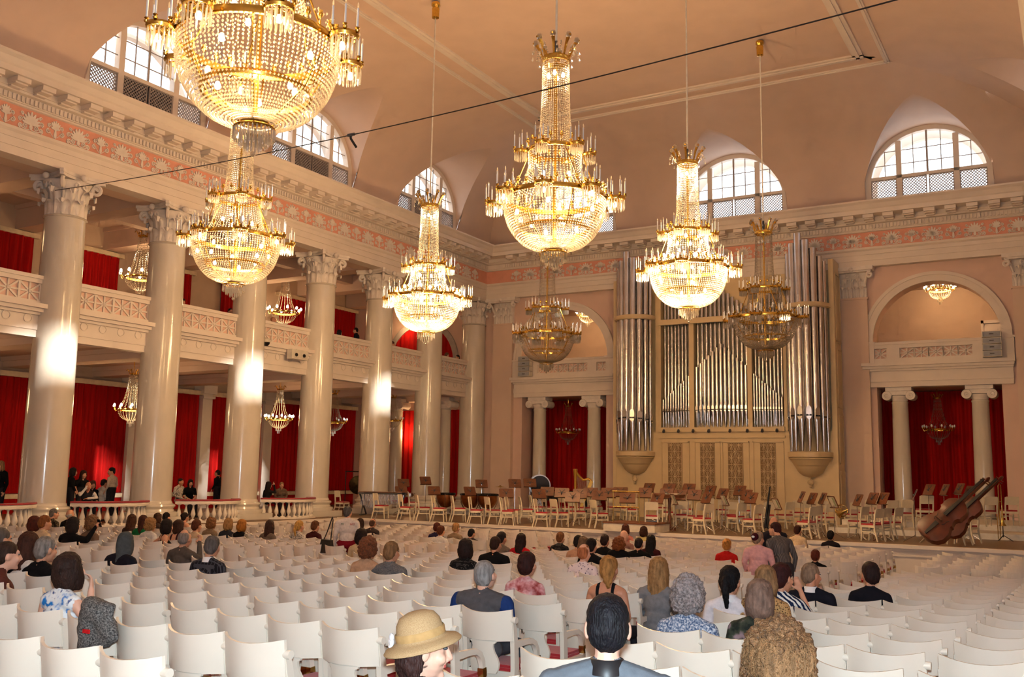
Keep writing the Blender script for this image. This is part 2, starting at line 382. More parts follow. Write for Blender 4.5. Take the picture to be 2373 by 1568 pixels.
# ---- vaulted ceiling with lunettes
ZC0, CA, CB = 12.2, 6.4, 3.7
def cove_z(d): u = max(0.0, min(1.0, d/CA)); return ZC0+CB*math.sqrt(max(0, 1-(1-u)**2))
WY = [33.8, 26.35, 18.9, 11.45, 4.0]; WXs = [-4.44, -12.1, -19.76]
LW, LZS, LH, LTIP = 2.3, 13.25, 2.1, 3.3
LS = [-math.cos(PI*i/20) for i in range(21)]
def lun_d(s): return 0.24+(LTIP-0.24)*(1-abs(s)**1.25)
def cove(b, centers, t0, t1, fn, ):
    """fn(t, d, z) places; t along the wall from t0 to t1; mitred at both ends (t shifts by d)"""
    segs = []; edges = [t0]
    for c in sorted(centers):
        edges += [c-LW, c+LW]
    edges.append(t1)
    ND = 14; us = [CA*(1-math.cos(PI/2*i/ND)) for i in range(ND+1)]
    def lim(t, d): return t0+d if t == t0 else (t1-d if t == t1 else t)
    for a, c in zip(edges[0::2], edges[1::2]):
        n = max(1, int((c-a)/1.5)) if not (a == t0 or c == t1) else 6
        for i in range(ND):
            for k in range(n):
                q = []
                for (kk, ii) in ((k, i), (k+1, i), (k+1, i+1), (k, i+1)):
                    d = us[ii]; A = lim(a, d); C = lim(c, d); q.append(fn(A+(C-A)*kk/n, d, cove_z(d)))
                b.quad(*q)
    for c in centers:
        for k in range(20):
            s0, s1 = LS[k], LS[k+1]
            for i in range(ND):
                q = []
                for (s, ii) in ((s0, i), (s1, i), (s1, i+1), (s0, i+1)):
                    d0 = lun_d(s) if abs(s) < 1 else 0.0; d = d0+(CA-d0)*(1-math.cos(PI/2*ii/ND))
                    q.append(fn(c+LW*s, d, cove_z(d)))
                b.quad(*q)
            for i in range(6):               # lunette surface, window arch to groin
                q = []
                for (s, v) in ((s0, i/6), (s1, i/6), (s1, (i+1)/6), (s0, (i+1)/6)):
                    za = LZS+LH*math.sqrt(max(0, 1-s*s)); d = lun_d(s) if abs(s) < 1 else 0.0; zc = cove_z(d)
                    if abs(s) >= 1: za = zc = cove_z(0.0) if False else LZS; d = .24
                    z = za+(zc-za)*v*v*0.5+(zc-za)*v*0.5
                    q.append(fn(c+LW*s, d*v, z))
                b.quad(*q)
        for s in (-1, 1):                    # jamb below the spring of the lunette
            b.poly([fn(c+LW*s, 0, ZC0)]+[fn(c+LW*s, CA*(1-math.cos(PI/2*i/60)), cove_z(CA*(1-math.cos(PI/2*i/60)))) for i in range(1, 17)]+[fn(c+LW*s, .24, LZS), fn(c+LW*s, 0, LZS)])
b = MB()
fl_ = lambda t, d, z: (WXL+d, t, z); fr_ = lambda t, d, z: (WXR-d, t, z); fb_ = lambda t, d, z: (t, WYB-d, z); fq_ = lambda t, d, z: (t, YR-1+d, z)
cove(b, WY, YR-1, WYB, fl_); cove(b, WY, YR-1, WYB, fr_); cove(b, WXs, WXL, WXR, fb_); cove(b, [], WXL, WXR, fq_)
b.quad((WXL+CA, YR-1+CA, ZC0+CB), (WXR-CA, YR-1+CA, ZC0+CB), (WXR-CA, WYB-CA, ZC0+CB), (WXL+CA, WYB-CA, ZC0+CB))
me = b.mesh('ceiling', 'plaster', 40)
bm = bmesh.new(); bm.from_mesh(me); bmesh.ops.remove_doubles(bm, verts=bm.verts, dist=0.002); bmesh.ops.recalc_face_normals(bm, faces=bm.faces); bm.to_mesh(me); bm.free()
me.polygons.foreach_set('use_smooth', [True]*len(me.polygons)); me.set_sharp_from_angle(angle=math.radians(28))
struct(place('ceiling', me), 'pinkish plaster vault with lunettes over the arched windows')
# outer roof shell that keeps daylight out above the vault
# moulded frames on the ceiling
def frame_ring(name, d, wdt, hgt, label):
    b = MB(); z = cove_z(d)
    x0, x1, y0, y1 = WXL+d, WXR-d, YR-1+d, WYB-d
    for off, h in ((0, hgt), (wdt*0.35, hgt*1.7)):
        ww = wdt*(1 if off == 0 else 0.35)
        b.box(x0, x1, y1-ww-off, y1-off, z-h, z+.05); b.box(x0, x1, y0+off, y0+ww+off, z-h, z+.05)
        b.box(x0+off, x0+ww+off, y0, y1, z-h, z+.05); b.box(x1-ww-off, x1-off, y0, y1, z-h, z+.05)
    struct(b.build(name, 'white_trim'), label)
frame_ring('trim_ceiling_inner', 6.25, .34, .06, 'broad pale moulding framing the flat ceiling panel')
frame_ring('trim_ceiling_outer', 5.55, .16, .05, 'narrow pale moulding just outside the ceiling panel')

# ---- arched windows (local: x along wall, +y outwards, z up; origin at wall plane)
def arch_pts(hw, zs, h, n=20): return [(-hw*math.cos(PI*i/n), zs+h*math.sin(PI*i/n)) for i in range(n+1)]
ZLB, ZLT = 12.2, 13.42
def win_parts():
    P = {}
    b = MB()                                  # arched surround + main mullions
    o = [(-LW, ZLB)]+arch_pts(LW, LZS, LH+.02)+[(LW, ZLB)]; i_ = [(-2.08, ZLB)]+arch_pts(2.08, LZS, 1.92)+[(2.08, ZLB)]
    for y in (-.02, .22):
        for k in range(len(o)-1):
            q = [(o[k][0], y, o[k][1]), (o[k+1][0], y, o[k+1][1]), (i_[k+1][0], y, i_[k+1][1]), (i_[k][0], y, i_[k][1])]
            b.quad(*(q if y > 0 else q[::-1]))
    for k in range(len(o)-1): b.quad((i_[k][0], -.02, i_[k][1]), (i_[k+1][0], -.02, i_[k+1][1]), (i_[k+1][0], .22, i_[k+1][1]), (i_[k][0], .22, i_[k][1]))
    P['window_frame'] = b.mesh('window_frame', 'white_trim')
    b = MB()
    for x_ in (-1.03, 1.03): b.box(x_-.10, x_+.10, -.03, .2, ZLB, LZS+1.62)
    b.box(-2.08, 2.08, -.03, .2, ZLT-.05, ZLT+.07); b.box(-2.1, 2.1, -.05, .2, ZLB, ZLB+.42)
    P['mullion'] = b.mesh('mullion', 'white_trim')
    b = MB()                                  # thin glazing bars
    for x_ in (-1.55, -.5, 0, .5, 1.55):
        zt = LZS+1.92*math.sqrt(1-(x_/2.08)**2); wd = .035 if x_ == 0 else .014
        b.box(x_-wd, x_+wd, .05, .09, ZLT, zt)
    for z in (13.95, 14.5):
        hx = 2.08*math.sqrt(max(0, 1-((z-LZS)/1.92)**2)); b.box(-hx, hx, .055, .085, z-.013, z+.013)
    P['glazing_bars'] = b.mesh('glazing_bars', 'lattice_grey')
    b = MB()                                  # diamond lattice under the glass
    z0, z1 = ZLB+.42, ZLT-.05; h = z1-z0; st = .115
    for (xa, xb) in ((-2.08, -1.13), (-.93, -.04), (.04, .93), (1.13, 2.08)):
        t = xa-h
        while t < xb:
            for sg in (1, -1):
                p0, p1 = (t, z0), (t+h, z1)
                if sg < 0: p0, p1 = (t, z1), (t+h, z0)
                (xs0, zs0), (xs1, zs1) = p0, p1
                if xs0 < xa: f = (xa-xs0)/(xs1-xs0); xs0, zs0 = xa, zs0+(zs1-zs0)*f
                if xs1 > xb: f = (xb-xs0)/(xs1-xs0); xs1, zs1 = xb, zs0+(zs1-zs0)*f
                if xs1 > xs0+.01: b.bar((xs0, .03, zs0), (xs1, .03, zs1), .025, .03, (0, 1, 0))
            t += st
        b.box(xa, xb, .0, .06, z0-.02, z0+.03); b.box(xa, xb, 0, .06, z1-.03, z1+.02); b.box(xa, xa+.03, 0, .06, z0, z1); b.box(xb-.03, xb, 0, .06, z0, z1)
    P['lattice'] = b.mesh('lattice', 'lattice_grey')
    b = MB(); pts = [(-2.08, ZLT)]+arch_pts(2.08, LZS, 1.92)+[(2.08, ZLT)]
    b.poly([(x_, .07, z) for x_, z in pts]); P['pane'] = b.mesh('pane', 'window_glass')
    b = MB(); hw = 1.98; o2 = [(-3.0, ZLB-.3)]+[(-3.0, LZS+2.6*i/10) for i in range(1, 10)]+[(-3+6*i/2, LZS+2.6) for i in range(3)]+[(3.0, LZS+2.6-2.6*i/10) for i in range(1, 10)]+[(3.0, ZLB-.3)]
    inn = [(-hw, ZLB+.5)]+arch_pts(hw, LZS-.05, 1.85, len(o2)-3)+[(hw, ZLB+.5)]
    for k in range(len(o2)-1): b.quad((o2[k][0], .75, o2[k][1]), (o2[k+1][0], .75, o2[k+1][1]), (inn[k+1][0], .75, inn[k+1][1]), (inn[k][0], .75, inn[k][1]))
    for k in range(len(o2)-1): b.quad((inn[k][0], .75, inn[k][1]), (inn[k+1][0], .75, inn[k+1][1]), (inn[k+1][0], 1.0, inn[k+1][1]), (inn[k][0], 1.0, inn[k][1]))
    P['outer_reveal'] = b.mesh('outer_reveal', 'white_trim')
    b = MB(); b.box(-.95, .95, .10, .13, ZLB+.3, ZLT); P['lattice_board'] = b.mesh('lattice_board', 'lattice_back')
    return P
WP = win_parts(); win_n = 0
def window(loc, rz, label, portal=True):
    global win_n; win_n += 1
    r = empty('window_%d' % win_n, loc, rz); r['kind'] = 'structure'; r['label'] = label
    for k, me in WP.items():
        if k == 'lattice_board' and rz == 0: continue
        o = place(k, me, r)
        if k == 'lattice': o['kind'] = 'stuff'
    ld = bpy.data.lights.new('daylight_portal', 'AREA'); ld.shape = 'RECTANGLE'; ld.size = 4.4; ld.size_y = 2.9; ld.cycles.is_portal = True
    lo = bpy.data.objects.new('daylight_portal', ld); COL.objects.link(lo)
    M = Matrix.Translation(Vector(loc)) @ Matrix.Rotation(rz, 4, 'Z') @ Matrix.Translation(Vector((0, 1.1, 13.9))) @ Matrix.Rotation(-PI/2, 4, 'X')
    lo.matrix_world = M
for i, y in enumerate(WY[:4]): window((WXL, y, 0), PI/2, ('half-round window in the left vault closest to the organ wall', 'half-round window in the left vault partly behind the big front chandelier', 'half-round window at the upper left behind the big front chandelier', 'half-round window in the left vault out of the picture')[i])
for i, y in enumerate(WY): window((WXR, y, 0), -PI/2, 'half-round window in the right vault, %s from the organ wall' % ORD[i+1])
for i, x in enumerate(WXs): window((x, WYB, 0), 0, ('half-round window above the right niche of the organ wall', 'half-round window high above the organ', 'half-round window above the left niche, behind the middle chandelier')[i])

# ---- columns
ab = MB()                                      # base
ab.box(-.80, .80, -.80, .80, 0, .20)
ab.lathe([(.78, .20), (.80, .27), (.78, .33), (.70, .35), (.67, .42), (.70, .46), (.73, .50), (.71, .55), (.64, .58), (.62, .64), (.60, .66)], 40)
ME_BASE = ab.mesh('base', 'marble', 40)
ab = MB(); H0, H1 = .66, 8.52
ab.lathe([(.60-.06*((i/12)**1.6), H0+(H1-H0)*i/12) for i in range(13)]+[(.57, 8.53), (.585, 8.55), (.57, 8.575), (.54, 8.59)], 48)
ME_SHAFT = ab.mesh('shaft', 'marble', 40)
def abacus(b, R, z0, z1, n=7):
    out = []
    for q in range(4):
        a = PI/4+q*PI/2; c0 = Vector((math.cos(a), math.sin(a)))*R; c1 = Vector((math.cos(a+PI/2), math.sin(a+PI/2)))*R; mid = (c0+c1)/2; nn = mid.normalized()
        tg = Vector((-math.sin(a), math.cos(a)))
        out.append(c0+tg*.05)
        for i in range(1, n): t = i/n; out.append(c0.lerp(c1, t)-nn*(R*.17*math.sin(PI*t)))
        out.append(c1-Vector((-math.sin(a+PI/2), math.cos(a+PI/2)))*.05)
    b.prism([(q.x, q.y) for q in out], z0, z1, lambda u, v, h: (u, v, h))
ab = MB()
ab.lathe([(.53, 8.59), (.52, 8.8), (.52, 9.1), (.55, 9.35), (.62, 9.52), (.66, 9.56)], 32)
abacus(ab, .98, 9.60, 9.68); abacus(ab, 1.02, 9.68, 9.77)
for q in range(4):
    a = q*PI/2; ab.ball((.70*math.cos(a), .70*math.sin(a), 9.66), (.10, .10, .10), 8, 5)
    a += PI/4; ca, sa = math.cos(a), math.sin(a)
    pts = []; 
    for i in range(19):
        t = i/18; an = -PI/2+t*2.6*PI; rr = .155*(1-.80*t)
        pts.append((.74+rr*math.cos(an)*-1*-1, 9.44+rr*math.sin(an)*-1))
    stem_ = [(.50, 9.0), (.54, 9.2), (.62, 9.42), (.70, 9.57)]
    ab.tube([(u*ca, u*sa, v) for u, v in stem_]+[(u*ca, u*sa, v) for u, v in pts], [.04]*4+[.055]*19, 6)
    for s in (-1, 1):
        a2 = q*PI/2+s*.22; pts = []
        for i in range(13):
            t = i/12; an = PI/2-s*0+t*2.2*PI; rr = .085*(1-.7*t); pts.append((.60+.02*t, rr*math.cos(an)*s, 9.43+rr*math.sin(an)))
        ab.tube([Vector((u*math.cos(a2)-v*math.sin(a2), u*math.sin(a2)+v*math.cos(a2), z)) for u, v, z in pts], .03, 5)
ME_CAP = ab.mesh('capital', 'capital_white', 45)
def leaf_mesh(h, wd, curl):
    b = MB(); n, m_ = 9, 6; g = []
    for i in range(n+1):
        t = i/n
        if t < .72: y = .02+.10*t*t; z = h*t/.80
        else: s = (t-.72)/.28; y = .02+.10*.52+curl*math.sin(s*PI*.62); z = h*.90+h*.13*math.sin(s*PI)-curl*.45*s*s
        ww = wd*(1.0-.10*math.cos(t*PI*5)**2*1.0)*(1 if t < .75 else 1-.75*((t-.75)/.25)**1.5)
        row = []
        for k in range(m_+1):
            u = -1+2*k/m_; row.append((u*ww, y+.035*math.cos(u*PI*1.5)*(1-t*.3)-.03*u*u, z-.03*abs(u)*(1 if t > .3 else 0)))
        g.append(row)
    for i in range(n):
        for k in range(m_): b.quad(g[i][k], g[i+1][k], g[i+1][k+1], g[i][k+1]); 
    return b.mesh('acanthus_leaf', 'capital_white', 60)
ME_LEAF1, ME_LEAF2 = leaf_mesh(.42, .20, .17), leaf_mesh(.74, .17, .21)
def corinthian(name):
    r = empty(name); place('base', ME_BASE, r); place('shaft', ME_SHAFT, r); c = place('capital', ME_CAP, r)
    for k in range(8):
        for me, off in ((ME_LEAF1, 0), (ME_LEAF2, PI/8)):
            a = k*PI/4+off; place('acanthus_leaf', me, c, M=Matrix.Translation((.50*math.cos(a), .50*math.sin(a), 8.60)) @ Matrix.Rotation(a-PI/2, 4, 'Z'))
    return kids_cache(r)
colp = corinthian('corinthian_column')
for k in range(7):
    o = colp if k == 0 else copy_tree(colp); o.location = (CX, CY0+CSP*k, 0)
    tag(o, 'tall polished marble corinthian column, %s in the left row counted towards the stage' % ORD[k+1], 'column', 'left row of corinthian columns')
for k in range(1, 7):
    o = copy_tree(colp); o.location = (2*XC-CX+.1, CY0+CSP*k, 0); tag(o, 'tall polished marble corinthian column of the right row, out of the picture', 'column', 'right row of corinthian columns')

# ---- pilasters on the organ wall
def pil_mesh():
    b = MB(); b.box(-.62, .62, -.24, .07, 0, .35); b.box(-.58, .58, -.2, .07, .35, .55); b.box(-.52, .52, -.14, .07, .55, 8.59); b.box(-.55, .55, -.17, .07, 8.52, 8.59)
    s = b.mesh('shaft', 'plaster')
    b = MB(); b.box(-.5, .5, -.12, .07, 8.59, 9.6); b.box(-.80, .80, -.42, .07, 9.62, 9.77); b.box(-.72, .72, -.34, .07, 9.56, 9.62); b.ball((0, -.36, 9.66), .1, 8, 5)
    for sg in (-1, 1):
        pts = [(sg*.45, -.16, 9.1), (sg*.55, -.26, 9.4), (sg*.64, -.32, 9.55)]
        for i in range(15):
            t = i/14; an = PI/2+t*2.4*PI; rr = .14*(1-.8*t); pts.append((sg*(.68-rr*math.cos(an)*-1*.9), -.34, 9.42+rr*math.sin(an)))
        b.tube(pts, .05, 6)
        pts = [(sg*(.16-.08*(1-.7*i/11)*math.cos(PI/2+i/11*2*PI)), -.2, 9.45+.09*(1-.7*i/11)*math.sin(PI/2+i/11*2*PI)) for i in range(12)]; b.tube(pts, .03, 5)
    return s, b.mesh('capital', 'capital_white', 40)
PS, PC = pil_mesh()
pil = empty('pilaster'); place('shaft', PS, pil); pcap = place('capital', PC, pil)
for i in range(4): place('acanthus_leaf', ME_LEAF1, pcap, M=Matrix.Translation((-.375+.25*i, -.10, 8.6)) @ Matrix.Rotation(PI, 4, 'Z') @ Matrix.Diagonal((.72, 1, 1, 1)))
for i in range(3): place('acanthus_leaf', ME_LEAF2, pcap, M=Matrix.Translation((-.25+.25*i, -.09, 8.6)) @ Matrix.Rotation(PI, 4, 'Z') @ Matrix.Diagonal((.72, 1, 1, 1)))
kids_cache(pil)
for i, x in enumerate((-22.95, -7.2, -1.2)):
    o = pil if i == 0 else copy_tree(pil); o.location = (x, 38.42, 0)
    tag(o, ('flat pilaster with leafy capital in the corner beside the left columns', 'flat pilaster with leafy capital between the organ and right niche', 'flat pilaster with leafy capital at the right edge of the picture')[i], 'pilaster', 'pilasters of the organ wall')

# ---- wall at the stage end with two niches
NX = (-19.85, -4.35); NW, AR, ZSP = 2.12, 2.2, 6.85
def wall_back():
    b = MB(); y = 38.5
    def rect(x0, x1, z0, z1): b.quad((x0, y, z0), (x1, y, z0), (x1, y, z1), (x0, y, z1))
    xs = [-33]
    for c in NX: xs += [c-AR, c+AR]
    xs.append(6)
    for a, c in zip(xs[0::2], xs[1::2]): rect(a, c, -1.2, 12.3)
    for c in NX:
        rect(c-AR, c-NW, -.1, 5.12); rect(c+NW, c+AR, -.1, 5.12)
        ap = arch_pts(AR, ZSP, AR, 24)
        for (xa, za), (xb, zb) in zip(ap[:-1], ap[1:]): b.quad((c+xa, y, za), (c+xb, y, zb), (c+xb, y, 12.3), (c+xa, y, 12.3))
        b.quad((c-AR, y, 5.12), (c+AR, y, 5.12), (c+AR, y, 5.97), (c-AR, y, 5.97))
        for (xa, za), (xb, zb) in zip(ap[:-1], ap[1:]): b.quad((c+xa, y, za), (c+xb, y, zb), (c+xb, y+.7, zb), (c+xa, y+.7, za))     # reveal
        for s in (-1, 1):
            b.quad((c+s*AR, y, 5.9), (c+s*AR, y, ZSP), (c+s*AR, y+.7, ZSP), (c+s*AR, y+.7, 5.9)); b.quad((c+s*NW, y, 0), (c+s*NW, y, 5.12), (c+s*NW, y+.9, 5.12), (c+s*NW, y+.9, 0))
    return b
o = struct(wall_back().build('wall_back', 'wall_pink'), 'dusty pink wall at the stage end with two arched niches')
for i, c in enumerate(NX):
    b = MB()                                   # archivolt and imposts
    ap = arch_pts(1, 0, 1, 28)
    for r0, r1, y0 in ((AR, AR+.34, 38.40), (AR+.24, AR+.36, 38.36)):
        for (xa, za), (xb, zb) in zip(ap[:-1], ap[1:]):
            A = (c+r0*xa, ZSP+r0*za); B = (c+r0*xb, ZSP+r0*zb); C_ = (c+r1*xb, ZSP+r1*zb); D = (c+r1*xa, ZSP+r1*za)
            b.quad((A[0], y0, A[1]), (B[0], y0, B[1]), (C_[0], y0, C_[1]), (D[0], y0, D[1]))
            b.quad((D[0], y0, D[1]), (C_[0], y0, C_[1]), (C_[0], 38.52, C_[1]), (D[0], 38.52, D[1])); b.quad((A[0], y0, A[1]), (B[0], y0, B[1]), (B[0], 38.52, B[1]), (A[0], 38.52, A[1]))
    for s in (-1, 1): b.box(c+s*(AR+.17)-.22, c+s*(AR+.17)+.22, 38.34, 38.55, 5.97, ZSP); b.box(c+s*(AR+.17)-.26, c+s*(AR+.17)+.26, 38.30, 38.55, ZSP-.08, ZSP)
    side = ('left', 'right')[i]
    struct(b.build('trim_%d' % (11+i), 'white_trim', smooth=30), 'white arch moulding round the upper %s niche' % side)
    b = MB()                                   # niche entablature and parapet
    x0, x1 = c-2.5, c+2.5
    for (d, z0, z1) in ((.06, 5.12, 5.32), (.09, 5.32, 5.52), (.05, 5.52, 5.72), (.14, 5.72, 5.80), (.24, 5.80, 5.90), (.34, 5.90, 6.02), (.10, 6.02, 6.12)): b.box(x0-d*.3, x1+d*.3, 38.45-d, 38.9, z0, z1)
    b.box(x0, x1, 38.36, 38.55, 6.12, 6.20); b.box(x0, x1, 38.36, 38.55, 6.58, 6.72); b.box(x0, x1, 38.33, 38.6, 6.72, 6.82)
    par = struct(b.build('trim_%d' % (13+i), 'white_trim'), 'white entablature and parapet across the %s niche' % side)
    b = MB()
    for k in range(34): t = x0+.1+k*.145; b.box(t, t+.08, 38.27, 38.36, 5.81, 5.88)
    dn = b.build('dentil_row', 'white_trim', par); dn['kind'] = 'stuff'
    b = MB(); b.quad((x0, 38.50, 6.1), (x1, 38.50, 6.1), (x1, 38.50, 6.7), (x0, 38.50, 6.7)); b.build('backing', 'panel_pink', par)
    for (u0, u1) in ((-2.5, -2.2), (-1.7, -1.25), (1.25, 1.7), (2.2, 2.5)): bb = MB(); bb.box(c+u0, c+u1, 38.36, 38.55, 6.2, 6.58); bb.build('parapet_block', 'white_trim', par)
    for u in (-1.95, -1.0, -.5, 0, .5, 1.0, 1.95): 
        bb = MB()
        for A, B in (((-.24, -.19), (.24, .19)), ((-.24, .19), (.24, -.19)), ((0, -.19), (0, .19)), ((-.24, 0), (.24, 0))): bb.bar((A[0], 0, A[1]), (B[0], 0, B[1]), .045, .03, (0, 1, 0))
        bb.ball((0, -.02, 0), .05, 8, 4); bb.box(-.26, -.22, -.03, .02, -.2, .2); bb.box(.22, .26, -.03, .02, -.2, .2)
        bb.build('lattice_panel', 'white_trim', par, loc=(c+u, 38.46, 6.39))
    # room behind the niche
    b = MB(); y1 = 42.6
    b.cur = 0
    b.quad((x0-.2, y1, 5.6), (x1+.2, y1, 5.6), (x1+.2, y1, 9.6), (x0-.2, y1, 9.6)); b.quad((x0-.2, 39.1, 5.6), (x0-.2, y1, 5.6), (x0-.2, y1, 9.6), (x0-.2, 39.1, 9.6)); b.quad((x1+.2, 39.1, 5.6), (x1+.2, y1, 5.6), (x1+.2, y1, 9.6), (x1+.2, 39.1, 9.6))
    b.quad((x0-.2, 38.6, 9.5), (x1+.2, 38.6, 9.5), (x1+.2, y1, 9.5), (x0-.2, y1, 9.5)); b.quad((x0-.2, 38.6, 5.7), (x1+.2, 38.6, 5.7), (x1+.2, y1, 5.7), (x0-.2, y1, 5.7))
    b.quad((x0-.2, y1, 0), (x1+.2, y1, 0), (x1+.2, y1, 5.2), (x0-.2, y1, 5.2)); b.quad((x0-.2, 38.6, 0), (x0-.2, y1, 0), (x0-.2, y1, 5.2), (x0-.2, 38.6, 5.2)); b.quad((x1+.2, 38.6, 0), (x1+.2, y1, 0), (x1+.2, y1, 5.2), (x1+.2, 38.6, 5.2)); b.quad((x0-.2, 38.6, 5.15), (x1+.2, 38.6, 5.15), (x1+.2, y1, 5.15), (x0-.2, y1, 5.15))
    struct(b.build('wall_niche_%s' % side, 'aisle_wall'), 'tan walls of the small room behind the %s niche' % side)
    b = MB()                                   # double door in the upper room
    xd = c+1.35
    for k in (0, 1):
        b.box(xd+k*.62, xd+k*.62+.60, 42.5, 42.56, 5.7, 7.9)
        for z in (5.9, 6.9): b.box(xd+k*.62+.10, xd+k*.62+.50, 42.47, 42.5, z, z+.8)
    b.box(xd-.1, xd, 42.45, 42.6, 5.7, 8.05); b.box(xd+1.22, xd+1.32, 42.45, 42.6, 5.7, 8.05); b.box(xd-.1, xd+1.32, 42.45, 42.6, 7.93, 8.05)
    struct(b.build('door_%d' % (i+1), 'white_trim'), 'pale panelled double door in the upper room of the %s niche' % side)

# ---- left aisle, gallery and balcony front
def gal():
    b = MB(); y0, y1 = 4.0, 44.0
    b.quad((AWX, y0, -.1), (AWX, y1, -.1), (AWX, y1, 5.3), (AWX, y0, 5.3)); b.quad((AWX, y0, 5.3), (AWX, y1, 5.3), (AWX, y1, 12), (AWX, y0, 12))
    b.quad((AWX, y1, 0), (-24, y1, 0), (-24, y1, 12), (AWX, y1, 12)); b.quad((AWX, y0, 0), (-24, y0, 0), (-24, y0, 12), (AWX, y0, 12))
    return b
struct(gal().build('wall_left', 'aisle_wall'), 'tan outer wall of the left aisle and gallery')
b = MB(); b.box(AWX, -24.75, 4, 44, 5.35, 5.75); struct(b.build('ceiling_aisle', 'plaster'), 'gallery floor slab, ceiling of the left aisle')
b = MB(); b.quad((AWX, 4, 10.75), (-24.2, 4, 10.75), (-24.2, 44, 10.75), (AWX, 44, 10.75)); struct(b.build('ceiling_gallery', 'plaster'), 'ceiling of the left gallery')
for k in range(-2, 8):
    y = CY0+CSP*k
    for (z0, z1, nm) in ((9.9, 10.75, 'upper'), (5.0, 5.36, 'lower')):
        b = MB(); b.box(AWX, -24.3, y-.35, y+.35, z0, z1); b.box(AWX, -24.3, y-.42, y+.42, z1-.16, z1); struct(b.build('beam_%s' % nm, 'plaster'), '%s cross beam from the %s column to the aisle wall' % (nm, ORD[k+1] if k > 0 else 'nearest'))
b = MB(); b.box(-29.0, -28.6, 4, 44, 10.2, 10.75); struct(b.build('beam_gallery', 'plaster'), 'long beam under the gallery ceiling')
# balcony front, one piece per bay
bal = []
for (d, z0, z1) in ((0, 5.12, 5.32), (.03, 5.32, 5.50), (.02, 5.50, 5.72), (.10, 5.72, 5.80), (.20, 5.80, 5.90), (.30, 5.90, 6.02), (.06, 6.02, 6.12), (.06, 6.60, 6.72), (.10, 6.72, 6.82)): bal.append((d, z0, z1))
def xpanel(w_, h):
    bb = MB(); hw, hh = w_/2, h/2
    for A, B in (((-hw, -hh), (hw, hh)), ((-hw, hh), (hw, -hh)), ((0, -hh), (0, hh)), ((-hw, 0), (hw, 0))): bb.bar((0, A[0], A[1]), (0, B[0], B[1]), .05, .035, (1, 0, 0))
    bb.ball((.012, 0, 0), .065, 8, 4)
    for s in (-1, 1): bb.box(-.02, .03, s*hw-.022, s*hw+.022, -hh, hh)
    return bb.mesh('lattice_panel', 'white_trim')
ME_XP = xpanel(.60, .48)
ros = MB(); ros.lathe([(.13, 0), (.13, .025), (.10, .03), (.09, .012), (0, .012)], 14, M=Matrix.Rotation(PI/2, 4, 'Y')); ME_ROS = ros.mesh('rosette', 'white_trim', 40)
for k in range(-1, 6):
    y0 = CY0+CSP*k; y1 = y0+CSP; ym = (y0+y1)/2
    b = MB()
    for d, z0, z1 in bal: b.box(-24.75, -24.42+d, y0, y1, z0, z1)
    t = y0+.05
    while t < y1: b.box(-24.3, -24.24, t, t+.06, 5.81, 5.88); t += .12
    for s in (-1, 1): b.box(-24.7, -24.36, ym+s*1.55-.30, ym+s*1.55+.30, 6.12, 6.60)
    o = struct(b.build('trim_balcony_%d' % (k+2), 'white_trim'), 'white balcony front in the %s bay of the left colonnade' % ORD[k+2])
    bb = MB(); bb.quad((-24.462, y0, 6.1), (-24.462, y1, 6.1), (-24.462, y1, 6.62), (-24.462, y0, 6.62)); bb.build('backing', 'panel_pink', o)
    for j in range(4): place('lattice_panel', ME_XP, o, loc=(-24.44, ym-.93+.62*j, 6.36)); place('rosette', ME_ROS, o, loc=(-24.405, ym-.93+.62*j, 5.61))
